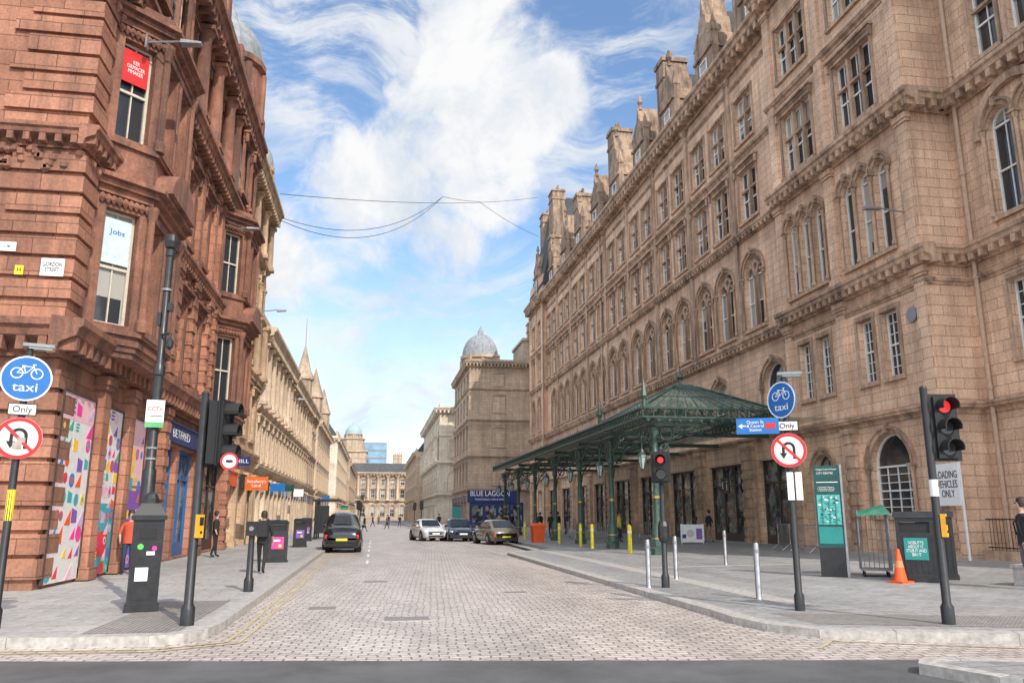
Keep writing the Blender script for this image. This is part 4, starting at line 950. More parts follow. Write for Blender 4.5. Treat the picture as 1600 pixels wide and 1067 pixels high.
def pushbox(par,z,rot,r=.1):
    mb=MB(); mb.box(-.055,.055,-.12,-.05,0,.34); mb.box(-.04,.04,-.126,-.12,.18,.3,1); mb.disc(0,.08,.02,-.13,-.12,10,1); part('push_button_box',mb,[YBOX,BLACKM],par,(0,0,z),rot)
t1=thing('traffic_light','black traffic light pole with signal head facing the side road','traffic light',(-2.66,12.94,LZ))
pole(t1,3.42,.06); sighead(t1,(.32,0,2.35),R(80)); sighead(t1,(.2,.28,2.35),R(170)); pushbox(t1,1.25,R(60))
mb=MB(); mb.disc(0,0,.13,-.01,.01,24,0); mb.arc(0,0,.1,.13,-.016,-.01,0,2*math.pi,24,1); mb.box(-.05,.05,-.015,-.01,-.02,.02,2); part('round_sign',mb,[SIGNW,SIGNR,BLACKM],t1,(.46,-.2,2.38),R(15))
t2=thing('traffic_light','black traffic light showing red with yellow push button box','traffic light',(8.4,11.1,PZ(8.4)))
pole(t2,3.5,.055); sighead(t2,(.28,-.05,2.42),R(-8),0,lr=.095); pushbox(t2,1.25,R(40)); mb=MB(); mb.lathe([(.062,2.1),(.062,1.85)],0,0,10); part('sticker',mb,SIGNW,t2)
t3=thing('traffic_light','black pedestrian traffic light on the kerb showing red','traffic light',(6.54,17.9,PZ(6.54)))
pole(t3,3.1,.055); sighead(t3,(-.1,-.25,2.35),R(-22),0,2,lr=.07); mb=MB(); mb.lathe([(.1,1.0),(.13,1.1),(.13,1.35),(.1,1.45)],0,0,10); part('control_box',mb,BLACK,t3)
t4=thing('push_button_post','short black pedestrian push button post','post',(-2.58,18.3,LZ))
pole(t4,1.35,.06); mb=MB(); mb.box(-.1,.1,-.13,.1,1.15,1.45); mb.disc(0,1.3,.05,-.14,-.13,12,1); part('push_button_box',mb,[BLACK,GREYM],t4)
e=thing('cctv_column','tall black camera column with small notices','cctv column',(-4.2,16.1,LZ))
mb=MB(); mb.lathe([(.12,0),(.12,2.4),(.09,2.45),(.085,4.2),(.11,4.22),(.11,4.4),(.075,4.45),(.07,6.6),(.09,6.62),(.09,6.75)],0,0,14); part('pole',mb,BLACK,e,smooth=True)
mb=MB(); mb.lathe([(.05,6.75),(.11,6.8),(.13,6.92),(.1,7.05),(.03,7.1)],0,0,14); mb.tube([(0,-.1,5.0),(.2,-.22,5.0),(.2,-.22,4.9)],.025); mb.lathe([(.02,4.68),(.07,4.74),(.07,4.85),(.04,4.9)],.2,-.22,12); mb.box(-.12,-.05,-.08,.08,5.2,5.45); mb.box(.05,.14,-.07,.07,5.5,5.65); part('camera',mb,[BLACK],e,smooth=False)
mb=MB(); mb.box(-.16,.16,-.14,-.12,3.2,3.72,0); mb.box(-.16,.16,-.145,-.14,3.2,3.3,1); o=part('sign',mb,[SIGNW,plain('sign_green',(.1,.4,.15),.4)],e,(0,0,0),R(12)); text('CCTV',.11,SIGNR,o,(0,-.145,3.55),0,.26); text('in operation',.05,BLACKM,o,(0,-.145,3.42),0,.26)
mb=MB()
for z in (2.6,2.8,4.3,5.9): mb.lathe([(.105,z),(.105,z+.04)],0,0,12)
part('strap',mb,GREYM,e)
e=thing('control_cabinet','black pillar cabinet with pointed cap and pasted stickers','cabinet',(-3.84,15.0,LZ),R(14))
mb=MB(); mb.box(-.27,.27,-.26,.26,0,.1); mb.box(-.24,.24,-.23,.23,.1,1.5); mb.box(-.28,.28,-.27,.27,1.5,1.58); mb.hexa([(-.26,-.25,1.58),(.26,-.25,1.58),(.26,.25,1.58),(-.26,.25,1.58),(-.15,-.14,1.78),(.15,-.14,1.78),(.15,.14,1.78),(-.15,.14,1.78)]); mb.lathe([(.14,1.78),(.13,1.86),(.09,1.94),(.02,1.98)],0,0,12)
mb.box(-.19,.19,-.238,-.23,.2,.85); mb.box(-.18,.18,-.242,-.23,1.18,1.4); part('body',mb,BLACK,e)
mb=MB(); mb.box(-.15,.05,-.25,-.244,.5,.72,0); mb.box(-.14,.14,-.25,-.244,1.2,1.36,1); mb.disc(-.1,1.06,.05,-.242,-.23,12,2); mb.disc(.12,1.03,.04,-.242,-.23,12,3); mb.box(0,.13,-.242,-.23,.92,.98,0); part('sticker',mb,[SIGNW,BLACKM,plain('sticker_green',(.1,.5,.1),.5),PINK],e)
def bin_(x,y,z,rot,lab,post=PINK,two=False):
    e=thing('litter_bin',lab,'bin',(x,y,z),rot,'litter bins on the pavement')
    mb=MB(); w=.34
    mb.box(-w,w,-.32,.32,.06,1.05); mb.box(-w-.03,w+.03,-.35,.35,0,.08); mb.box(-w,w,-.32,.32,1.25,1.32)
    for sx in (-1,1):
        for sy in (-1,1): mb.box(sx*(w-.04)-.04,sx*(w-.04)+.04,sy*.28-.04,sy*.28+.04,1.05,1.25)
    mb.hexa([(-w-.03,-.36,1.32),(w+.03,-.36,1.32),(w+.03,.36,1.32),(-w-.03,.36,1.32),(-w+.06,-.24,1.42),(w-.06,-.24,1.42),(w-.06,.24,1.42),(-w+.06,.24,1.42)])
    part('body',mb,BLACK,e)
    mb=MB(); mb.box(-w+.04,w-.04,-.28,.28,1.02,1.24); part('opening',mb,BLACKM,e)
    mb=MB(); mb.box(-.2,.2,-.33,-.322,.45,.85); part('poster',mb,post,e)
    mb=MB(); mb.box(-.16,.08,-.336,-.331,.7,.76,0); mb.disc(.08,.55,.06,-.336,-.331,12,1); part('print',mb,[SIGNW,YELLOW],e)
    return e
b0=bin_(-3.3,29.5,LZ,R(10),'black litter bin with bright pink poster')
bin_(-3.7,43,LZ,R(5),'black litter bin with purple poster',PURPLE)
bin_(-4.2,53,LZ,R(5),'black litter bin beside the bus shelter',PURPLE)
def bigbin(x,y,rot,lab,sign):
    e=thing('litter_bin',lab,'bin',(x,y,PZ(x)),rot,'litter bins on the pavement')
    W=.4
    mb=MB(); mb.box(-W,W,-.38,.38,.08,1.12); mb.box(-W-.03,W+.03,-.41,.41,0,.1); mb.box(-W,W,-.38,.38,1.36,1.46)
    for sx in (-1,1):
        for sy in (-1,1): mb.box(sx*(W-.04)-.04,sx*(W-.04)+.04,sy*.34-.04,sy*.34+.04,1.12,1.36)
    for k in range(7): mb.box(-.38+k*.12,-.34+k*.12,-.395,-.38,.2,1.05)
    mb.sweep(Fr((0,0),(1,0),(0,-1)),[(-.42,1.46),(.42,1.46),(.32,1.6),(-.32,1.6)],-W-.04,W+.04); part('body',mb,BLACK,e)
    mb=MB(); mb.box(-W+.04,W-.04,-.34,.34,1.1,1.34); part('opening',mb,BLACKM,e)
    if sign:
        mb=MB(); mb.box(-.25,.25,-.41,-.396,.5,1.0); o=part('poster',mb,TEAL,e); text('NOBUTTS\nABOUT IT,\nSTUB IT AND\nBIN IT',.1,SIGNW,o,(0,-.412,.75),0,.42)
    return e
bigbin(12.75,17.7,R(-36),'large black litter bin with teal stub-it poster',True); bigbin(13.65,18.2,R(-36),'large black litter bin beside another bin',False)
CONEB=plain('cone_band',(.7,.25,.12),.4)
e=thing('traffic_cone','orange traffic cone beside the bins','cone',(12.05,17.4,PZ(11.75)),.3)
mb=MB(); mb.box(-.2,.2,-.2,.2,0,.05); mb.lathe([(.15,.05),(.1,.35)],0,0,16); mb.lathe([(.078,.5),(.035,.76)],0,0,16); part('body',mb,ORANGE,e,smooth=False)
mb=MB(); mb.lathe([(.101,.35),(.077,.5)],0,0,16); part('reflective_band',mb,CONEB,e)
e=thing('roll_cage','empty metal roll cage trolley by the bins','trolley',(12.7,19.3,PZ(12)),R(-30))
mb=MB(); mb.box(-.35,.35,-.4,.4,.16,.2)
for x in (-.35,.35):
    for y in (-.4,.4): mb.tube([(x,y,.16),(x,y,1.65)],.018,6)
    for k in range(7): mb.tube([(x,-.4,.35+k*.2),(x,.4,.35+k*.2)],.008,4)
    for k in range(1,6): mb.tube([(x,-.4+k*.133,.2),(x,-.4+k*.133,1.65)],.008,4)
for k in range(1,6): mb.tube([(-.35+k*.117,.4,.2),(-.35+k*.117,.4,1.65)],.008,4)
part('cage',mb,GREYM,e)
for x in (-.28,.28):
    for y in (-.33,.33):
        mb=MB(); mb.tube([(-.02,0,0),(.02,0,0)],.07,12); part('wheel',mb,TYRE,e,(x,y,.07))
mb=MB(); mb.hexa([(-.4,-.5,1.5),(.45,-.5,1.55),(.45,.45,1.6),(-.4,.45,1.5),(-.3,-.3,1.62),(.3,-.35,1.72),(.3,.3,1.8),(-.3,.3,1.62)]); part('cover',mb,plain('green_tarpaulin',(.03,.16,.1),.6,var=.3),e)
e=thing('wayfinding_totem','dark green city map totem with black base','information board',(11.6,19.4,PZ(11.4)),R(-33))
mb=MB(); mb.box(-.31,.31,-.08,.08,0,.72,1); mb.box(-.32,.32,-.07,.07,.72,2.8,0); mb.box(.32,.37,-.09,.09,0,2.82,2); part('body',mb,[DTEAL,BLACK,STEEL],e)
mb=MB(); mb.box(-.28,.28,-.078,-.0705,1.3,2.05,0); mb.box(-.28,.28,-.078,-.0705,.82,1.24,1); mb.box(-.26,.26,-.078,-.0705,2.36,2.38,2)
random.seed(2)
for i in range(60):
    x=random.uniform(-.26,.2); z=random.uniform(1.33,2.0); w=random.uniform(.02,.08); mb.box(x,min(.27,x+w),-.0805-.0004*i/3,-.078,z,z+random.uniform(.015,.05),random.choice((1,1,3,2)))
for x in (-.15,.02,.17): mb.box(x-.008,x+.008,-.083-.02,-.078,1.32,2.03,1)
part('map_panel',mb,[TEALL,TEAL,SIGNW,DTEAL],e)
text('Glasgow Central Station',.06,SIGNW,e,(0,-.073,2.7),0,.5); text('CITY CENTRE',.075,SIGNW,e,(-.04,-.073,2.6),0,.4); text('< George Square\n> Buchanan Street\n< Central Station',.05,SIGNW,e,(-.04,-.073,2.2),0,.42)
e=thing('bollard','slim stainless steel bollard on the pavement','bollard',(6.18,18.0,PZ(6)),0,'steel bollards along the pavement')
mb=MB(); mb.lathe([(.07,0),(.055,.03),(.055,1.02),(.045,1.05),(.02,1.06)],0,0,16); part('post',mb,STEEL,e,smooth=True); mb=MB(); mb.lathe([(.057,.86),(.057,.93)],0,0,16); part('reflective_band',mb,GREYM,e)
for x,y in ((7.6,20.0),(11.1,24.8),(7.4,15.1)): clone(e,(x,y,PZ(x)))
e=thing('bollard','yellow painted bollard beside the canopy','bollard',(10.6,33.1,PZ(10.6)),0,'yellow bollards by the canopy')
mb=MB(); mb.lathe([(.08,0),(.08,1.05),(.055,1.12),(.01,1.14)],0,0,14); part('post',mb,YELLOW,e,smooth=True); mb=MB(); mb.lathe([(.082,.8),(.082,.9)],0,0,14); part('reflective_band',mb,WHITE,e)
for x,y in ((11.0,34.4),(10.3,38),(10.3,40.2),(10.2,44.6),(10.0,49),(9.8,53)): clone(e,(x,y,PZ(x)))
e=thing('salt_bin','orange plastic bin on the taxi rank','bin',(9.5,47.2,PZ(9.2)),R(5)); mb=MB(); mb.hexa([(-.3,-.3,0),(.3,-.3,0),(.3,.3,0),(-.3,.3,0),(-.36,-.36,.9),(.36,-.36,.9),(.36,.36,.9),(-.36,.36,.9)]); part('body',mb,ORANGE,e)
mb=MB(); mb.box(-.39,.39,-.39,.39,.9,.98); mb.hexa([(-.37,-.37,.98),(.37,-.37,.98),(.37,.37,.98),(-.37,.37,.98),(-.3,-.2,1.1),(.3,-.2,1.1),(.3,.3,1.1),(-.3,.3,1.1)]); part('lid',mb,ORANGE,e)
e=thing('advertising_board','white a-frame advertising board under the canopy','sign',(16.4,40.6,PZ(16.4)),R(-15)); mb=MB(); mb.box(-.6,.6,-.04,0,.1,1.0); mb.tube([(-.55,0,0),(-.55,-.02,1.05)],.02); mb.tube([(.55,0,0),(.55,-.02,1.05)],.02); part('board',mb,SIGNW,e); mb=MB(); mb.disc(-.1,.55,.2,-.046,-.04,16,0); mb.box(.2,.5,-.046,-.04,.25,.8,1); mb.box(-.52,-.32,-.046,-.04,.3,.5,2); part('print',mb,[CREAM,PURPLE,NAVY],e)
def barrier(x,y,rot,first=None):
    e=thing('crowd_barrier','grey steel crowd barrier near the station entrance','barrier',(x,y,PZ(x)),rot,'steel crowd barriers')
    mb=MB(); mb.tube([(-1.1,0,.25),(-1.1,0,1.08),(1.1,0,1.08),(1.1,0,.25),(-1.1,0,.25)],.022,6)
    for k in range(1,15): mb.tube([(-1.1+k*.147,0,.25),(-1.1+k*.147,0,1.08)],.008,4)
    for sx in (-.9,.9): mb.tube([(sx,-.3,0),(sx,0,.25),(sx,.3,0)],.018,6)
    part('rail',mb,STEEL,e); return e
e=barrier(13.2,45.5,R(20))
for x,y,r in ((14.6,48,R(80)),(13.0,50.5,R(80)),(12.7,53,R(80)),(17.6,33.2,R(75)),(17.4,31.0,R(85)),(15.5,43.6,R(15)),(12.2,44.8,R(12))): clone(e,(x,y,PZ(x)),r)
e=thing('iron_railing','dark iron railing on low stone plinth by the hotel wall','railing',(20.1,23.5,PZ(20))); mb=MB()
for k in range(22): mb.tube([(0,-2.6+k*.15,.3),(0,-2.6+k*.15,1.35)],.013,4)
mb.tube([(0,-2.7,1.3),(0,.7,1.3)],.022); mb.tube([(0,-2.7,.4),(0,.7,.4)],.022); part('rail',mb,BLACK,e); mb=MB(); mb.box(-.15,.9,-2.8,.8,-.1,.3); part('plinth',mb,MT,e)
e=thing('stone_block','low pale stone block on the pavement','block',(14.3,15.9,PZ(13.9)),.4); mb=MB(); mb.box(-.4,.4,-.3,.3,0,.38); mb.box(-.43,.43,-.33,.33,.38,.45); part('block',mb,GRAN,e)
e=thing('bus_shelter','black framed glass bus shelter at the kerb','bus shelter',(-3.9,58,LZ)); mb=MB()
for y in (-2,0,2): mb.box(-.05,.05,y-.05,y+.05,0,2.5)
mb.box(-.2,1.5,-2.2,2.2,2.5,2.62); mb.box(-.04,.04,-2,2,2.3,2.4); mb.box(-.04,.04,-2,2,.3,.36); part('frame',mb,BLACK,e); mb=MB(); mb.box(-.01,.01,-1.9,1.9,.36,2.3); part('glass_panel',mb,GLASSD,e); mb=MB(); mb.box(0,.9,-2.08,-2.0,.4,2.2); part('advert_panel',mb,BLACK,e)
def walllamp(x,y,z,dx,lab='grey floodlight on a wall bracket arm'):
    e=thing('street_lamp',lab,'lamp',(x,y,z),0,'lamps on wall brackets'); s=1 if dx>0 else -1
    mb=MB(); mb.box(-.05*s if s<0 else 0,.05 if s>0 else 0,-.1,.1,-.2,.2); mb.tube([(0,0,0),(dx*.8,0,.12)],.03); part('arm',mb,GREYM,e)
    mb=MB(); x0,x1=sorted((dx*.75,dx*1.2)); mb.hexa([(x0,-.14,.02),(x1,-.11,.06),(x1,.11,.06),(x0,.14,.02),(x0,-.1,.15),(x1,-.08,.13),(x1,.08,.13),(x0,.1,.15)]); part('lamp_head',mb,GREYM,e)
walllamp(-6.6,20.9,14.3,1.2); walllamp(19.55,25.6,12.9,-1.5); walllamp(-7.1,36,14.4,1.2); walllamp(-7.1,48,13.6,1.2); walllamp(-7.1,64,10.5,1.2)
def cable(p0,p1,sag,lab):
    e=thing('overhead_cable',lab,'cable',p0); p0=Vector(p0);p1=Vector(p1); pts=[]
    for i in range(17):
        t=i/16; q=p0.lerp(p1,t)-p0; q.z-=sag*4*t*(1-t); pts.append(q)
    mb=MB(); mb.tube(pts,.022,5); part('wire',mb,BLACKM,e)
J=(5.4,72,31.6)
cable((-6.6,49.2,21.6),(19.3,94,41.5),.7,'thin black cable strung between buildings'); cable((-6.4,49.2,20.0),J,1.9,'thin black cable sagging across the street'); cable((-6.4,49.2,19.8),J,2.4,'second thin black cable sagging across the street'); cable(J,(9.6,77.5,33.6),.1,'thin black cable joining two spans'); cable((9.6,77.5,33.6),(19.3,94,36.2),.3,'thin black cable running to the hotel tower')
for x,y in ((-1.9,98),(5.6,99),(-1.9,112),(5.4,112)):
    e=thing('traffic_light','distant traffic light at the next junction','traffic light',(x,y,.1),0,'traffic lights at the next junction'); pole(e,3.3,.06); sighead(e,(0,-.2,2.3),0,None)
for x,y in ((-2.7,75),(6.6,66)):
    e=thing('information_board','teal topped information board post','sign',(x,y,.1)); mb=MB(); mb.box(-.35,.35,-.06,.06,0,2.4,0); mb.box(-.35,.35,-.065,-.06,1.2,2.3,1); part('body',mb,[BLACK,TEAL],e)
# ================================================================ VEHICLES
def loft(mb,st,ring,m=0):
    rs=[ring(*s) for s in st]; n=len(rs[0]); vs=[p for r in rs for p in r]
    fs=[(k*n+i,k*n+(i+1)%n,(k+1)*n+(i+1)%n,(k+1)*n+i) for k in range(len(st)-1) for i in range(n)]
    fs+=[tuple(range(n))[::-1],tuple(range((len(st)-1)*n,len(st)*n))]; mb.add(vs,fs,m)
def vehicle(lab,cat,loc,rot,pm,L=4.4,W=1.8,Hs=.92,Hr=1.46,gh=(-.95,-.25,1.0,1.8),bon=.86,boot=.95,wb=1.3,wr=.32,cab=False,name='parked_car'):
    """front towards local -y"""
    e=thing(name,lab,cat,loc,rot); h=W/2; y0=-L/2;y1=L/2
    def ring(y,w,zb,zs,zt):
        half=[(w*.84,zb),(w*.95,zb+.08),(w,zb+.3),(w*.99,zs-.16),(w*.945,zs-.05),(w*.85,(zs+zt)/2),(w*.5,zt),(0,zt+.02)]
        return [(x,y,z) for x,z in half]+[(-x,y,z) for x,z in half[-2::-1]]
    st=[(y0,h*.6,.34,.58,.6),(y0+.05,h*.76,.27,.63,.65),(y0+.15,h*.88,.22,.69,.71),(y0+.35,h*.96,.19,bon-.1,bon-.06),(y0+.7,h,.18,bon-.03,bon+.01),(gh[0],h,.18,Hs-.03,Hs+.02),(0,h,.18,Hs-.01,Hs+.02),(gh[3]-.2,h,.18,Hs+.01,Hs+.04),(y1-.35,h*.97,.2,boot-.05,boot+.01),(y1-.15,h*.91,.24,boot-.14,boot-.07),(y1-.04,h*.83,.3,boot-.26,boot-.2),(y1,h*.72,.36,boot-.36,boot-.32)]
    mb=MB(); loft(mb,st,ring); part('body',mb,pm,e,smooth=True)
    a,b_,c,d=gh; hb=h*.91; ht=h*(.70 if not cab else .68); zt=Hr-(.07 if not cab else .15); zb=Hs-.03
    def gring(y,wb_,wt,z0,z1,zc=None):
        zc=zc or z1
        return [(wb_,y,z0),(wb_*.985,y,z0+(z1-z0)*.35),(wt*1.08,y,z0+(z1-z0)*.8),(wt*.9,y,z1),(wt*.5,y,(z1+zc)/2+.01),(0,y,zc),(-wt*.5,y,(z1+zc)/2+.01),(-wt*.9,y,z1),(-wt*1.08,y,z0+(z1-z0)*.8),(-wb_*.985,y,z0+(z1-z0)*.35),(-wb_,y,z0)]
    g=MB(); gs=[(a,hb*.96,hb*.9,zb,zb+.02)]
    for t in (.33,.66): gs.append((a+(b_-a)*t,hb,hb+(ht-hb)*t,zb,zb+(zt-zb)*t))
    gs+=[(b_,hb,ht,zb,zt,zt+.03),(b_+.25,hb,ht,zb,zt+.03,Hr-.02),((b_+c)/2,hb,ht,zb,zt+.04,Hr),(c-.25,hb,ht,zb,zt+.02,Hr-.04),(c,hb,ht,zb,zt-.03,zt+.02)]
    for t in (.35,.7): gs.append((c+(d-c)*t,hb*.98,ht+(hb-ht)*t*.7,zb,zt+(zb-zt)*t))
    gs.append((d,hb*.94,hb*.9,zb,zb+.02)); loft(g,gs,gring); part('roof',g,pm,e,smooth=True)
    V=Vector
    def pane(p,u0,u1,v0,v1,push):
        p=[V(x) for x in p]; q=[]
        for u,v in ((u0,v0),(u1,v0),(u1,v1),(u0,v1)):
            q.append(tuple(p[0].lerp(p[1],u).lerp(p[3].lerp(p[2],u),v)+V(push)))
        m=MB(); m.add(q,[(0,1,2,3)]); part('window',m,CARG,e)
    pane([(-hb*.93,a,zb),(hb*.93,a,zb),(ht,b_,zt),(-ht,b_,zt)],.05,.95,.12,.95,(0,-.035,.02))
    if cab: pane([(-hb*.9,d,zb),(hb*.9,d,zb),(ht,c,zt),(-ht,c,zt)],.2,.8,.3,.84,(0,.05,.03))
    else: pane([(-hb*.9,d,zb),(hb*.9,d,zb),(ht,c,zt),(-ht,c,zt)],.07,.93,.15,.93,(0,.05,.03))
    for sx in (-1,1):
        m_=(b_+c)/2
        pb=[(sx*hb,a+.35,zb+.07),(sx*hb,d-.35,zb+.07),(sx*ht*1.06,c-.08,zt-.07),(sx*ht*1.06,b_+.1,zt-.07)]
        pane(pb,.02,.48,.0,1,(sx*.028,0,0)); pane(pb,.53,.98,.0,1,(sx*.028,0,0))
    ty=MB(); ty.tube([(-.11,0,0),(-.1,0,0),(.1,0,0),(.11,0,0)],[wr*.9,wr,wr,wr*.9],20); rm=MB(); rm.tube([(-.02,0,0),(.115,0,0)],wr*.62,14); rm.tube([(-.115,0,0),(.02,0,0)],wr*.62,14)
    for k in range(5):
        t=2*math.pi*k/5
        for s in (-1,1): rm.tube([(s*.12,0,0),(s*.12,wr*.58*math.cos(t),wr*.58*math.sin(t))],.03,4)
    tm=ty.mesh('tyre',[TYRE],True); rmm=rm.mesh('rim',[GREYM if cab else STEEL])
    am=MB(); am.tube([(-.16,0,0),(.16,0,0)],wr+.06,20); amm=am.mesh('wheel_arch',[BLACKM])
    for sx in (-1,1):
        for y in (-wb,wb):
            w=obj('wheel',tm,e,(sx*(h-.1),y,wr)); obj('rim',rmm,w); obj('wheel_arch',amm,e,(sx*(h-.155),y,wr+.01))
    for sx in (-1,1):
        q=MB(); q.hexa([(sx*h*.5,y0+.03,.56),(sx*h*.84,y0+.12,.57),(sx*h*.95,y0+.34,.62),(sx*h*.5,y0+.3,.58),(sx*h*.5,y0+.06,.66),(sx*h*.86,y0+.16,.69),(sx*h*.97,y0+.4,.72),(sx*h*.5,y0+.3,.7)]); part('headlight',q,SIGNW,e)
        q=MB(); q.box(min(sx*h*.72,sx*h*.88),max(sx*h*.72,sx*h*.88),y1-.3,y1-.03,boot-.46,boot-.28); part('tail_light',q,SIGNR,e)
        q=MB(); q.lathe([(.03,Hs+.0),(.1,Hs+.03),(.1,Hs+.13),(.03,Hs+.16)],sx*(h+.06),a+.3,8); part('mirror',q,pm,e,smooth=True)
        q=MB(); q.tube([(sx*(h+.004),m_-.0,.3),(sx*(h+.004),m_,Hs-.1)],.006,4); q.box(min(sx*h*.99,sx*(h+.02)),max(sx*h*.99,sx*(h+.02)),m_+.1,m_+.26,.76,.79); part('door_handle',q,BLACKM,e)
    q=MB(); q.box(-h*.42,h*.42,y0-.012,y0+.1,.44,.58); q.box(-h*.6,h*.6,y0-.004,y0+.12,.28,.38); part('grille',q,BLACKM,e)
    q=MB(); q.box(-.26,.26,y0-.025,y0-.012,.44,.54); part('number_plate',q,SIGNW,e)
    q=MB(); q.box(-.26,.26,y1+.002,y1+.014,boot-.56,boot-.45); part('number_plate',q,YELLOW,e)
    q=MB(); q.box(-h*.8,h*.8,y1-.15,y1+.03,.3,.42); part('bumper',q,BLACKM,e)
    return e
e=vehicle('black london style taxi driving away, rear view','taxi',(-1.45,41.0,0),R(180),CABK,L=4.58,W=1.76,Hs=1.08,Hr=1.9,gh=(-1.05,-.5,1.6,1.95),bon=1.0,boot=1.1,wb=1.42,wr=.34,cab=True,name='black_taxi')
mb=MB(); mb.box(-.25,.25,-.6,-.5,1.86,1.95); part('roof_sign',mb,YBOX,e)
vehicle('white hatchback parked facing the camera','car',(3.7,57,0),R(12),CARW,L=4.1,W=1.75)
vehicle('dark blue saloon parked beside the white car','car',(5.7,56.0,0),R(4),CARB,L=4.4,Hr=1.5,boot=1.0)
vehicle('grey-gold saloon car at the taxi rank, rear three quarter view','car',(7.3,49.5,0),R(190),CARK,L=4.4,Hr=1.46)
# ================================================================ PEOPLE
def person(x,y,z,rot,lab,top,bot,hair=HAIR,h=1.75,pose='walk',extra=None,fingers=True):
    """faces local -y"""
    e=thing('person',lab,'person',(x,y,z),rot); V=[];Ed=[];Rd=[];tag=[]
    def v(p,r,t,par=None):
        V.append(p); Rd.append(r if isinstance(r,tuple) else (r,r)); tag.append(t)
        if par is not None: Ed.append((par,len(V)-1))
        return len(V)-1
    pel=v((0,0,.95),(.155,.12),'b'); sp=v((0,0,1.12),(.14,.105),'t',pel); ch=v((0,.0,1.32),(.17,.115),'t',sp); nb=v((0,0,1.455),(.085,.075),'t',ch); nk=v((0,-.01,1.5),.052,'s',nb)
    hd=v((0,-.02,1.58),(.068,.075),'s',nk); hm=v((0,-.02,1.655),(.078,.092),'s',hd); v((0,-.01,1.72),(.062,.075),'s',hm)
    st=.24 if pose=='walk' else .03
    for sx in (-1,1):
        f=sx*st
        hp=v((sx*.095,0,.88),.095,'b',pel); kn=v((sx*.1,-f*.55-(.04 if f<0 else 0),.49),.062,'b',hp); an=v((sx*.1,-f*1.0+(.08 if f<0 else 0),.1),.045,'b',kn); v((sx*.11,-f*1.0-.15+(.08 if f<0 else 0),.045),(.045,.035),'f',an)
        sh=v((sx*.185,0,1.41),.062,'t',ch)
        if pose=='phone' and sx>0: el=(sx*.30,-.14,1.22); wr=(sx*.16,-.18,1.5); dr=Vector((-.2,.0,.9))
        elif pose=='phone': el=(sx*.26,-.05,1.15); wr=(sx*.24,-.2,.98); dr=Vector((0,-.5,-.5))
        elif pose=='pockets': el=(sx*.27,.08,1.14); wr=(sx*.2,-.05,.95); dr=Vector((0,-.2,-.8))
        else: el=(sx*.235,f*.35+.02,1.14); wr=(sx*.245,f*.8-.06,.91); dr=Vector((0,f*.3-.2,-.9))
        e1=v(el,.045,'t',sh); w1=v(wr,.03,'s',e1); dr.normalize(); W=Vector(wr); pm=v(tuple(W+dr*.05),(.034,.024),'s',w1)
        if fingers:
            for k,(o,l) in enumerate(((-.03,.065),(-.01,.08),(.01,.075),(.03,.06))):
                a=v(tuple(W+dr*.095+Vector((0,o,0))),.011,'s',pm); b=v(tuple(W+dr*(.095+l*.6)+Vector((-sx*.008,o,0))),.01,'s',a); v(tuple(W+dr*(.095+l)+Vector((-sx*.022,o,0))),.008,'s',b)
            a=v(tuple(W+dr*.05+Vector((-sx*.02,-.045,0))),.012,'s',pm); v(tuple(W+dr*.09+Vector((-sx*.03,-.06,0))),.009,'s',a)
    me=bpy.data.meshes.new('body'); me.from_pydata(V,Ed,[]); o=bpy.data.objects.new('body',me); COL.objects.link(o)
    m=o.modifiers.new('s','SKIN'); m.use_smooth_shade=True
    for i,r in enumerate(Rd): me.skin_vertices[0].data[i].radius=r
    me.skin_vertices[0].data[0].use_root=True
    s=o.modifiers.new('u','SUBSURF'); s.levels=1; s.render_levels=1
    bpy.context.view_layer.update(); nm=bpy.data.meshes.new_from_object(o.evaluated_get(bpy.context.evaluated_depsgraph_get())); bpy.data.objects.remove(o)
    nm.materials.clear()
    for q in (top,bot,SKIN,BLACKM): nm.materials.append(q)
    idx={'t':0,'b':1,'s':2,'f':3}; VV=[Vector(p) for p in V]
    for p in nm.polygons:
        c=p.center; best=None
        for (a,b) in Ed:
            A,B=VV[a],VV[b]; t=max(0,min(1,(c-A).dot(B-A)/max(1e-9,(B-A).length_squared))); d=(c-A.lerp(B,t)).length
            if best is None or d<best[0]:
                tg=tag[b] if tag[b] in 'tb' or t>.35 else tag[a]
                if tag[a]=='s' : tg='s' if tag[b]=='s' else tag[b]
                best=(d,tg)
        p.material_index=idx[best[1]]; p.use_smooth=True
    k=h/1.79
    for vv in nm.vertices: vv.co*=k
    body=obj('body',nm,e)
    mb=MB(); mb.lathe([(.03*k,1.80*k),(.075*k,1.775*k),(.095*k,1.71*k),(.095*k,1.66*k),(.085*k,1.6*k)],0,.012*k,12); part('hair',mb,hair,body,smooth=True)
    mb=MB(); mb.hexa([(-.012,-.125,1.63),(.012,-.125,1.63),(.01,-.09,1.63),(-.01,-.09,1.63),(-.006,-.1,1.675),(.006,-.1,1.675),(.006,-.09,1.675),(-.006,-.09,1.675)],0)
    for sx in (-1,1): mb.disc(sx*.03,1.672,.01,-.108,-.09,8,1)
    mb.box(-.022,.022,-.107,-.09,1.598,1.605,0)
    mb.v=[(a*k,b*k,c*k) for a,b,c in mb.v]; part('face',mb,[SKIN,BLACKM],body)
    mb=MB(); mb.lathe([(.175*k,.86*k),(.17*k,1.0*k),(.155*k,1.12*k),(.175*k,1.3*k),(.15*k,1.42*k)],0,0,14); mb.v=[(a,b*.74,c) for a,b,c in mb.v]; part('jacket',mb,top,body,smooth=True)
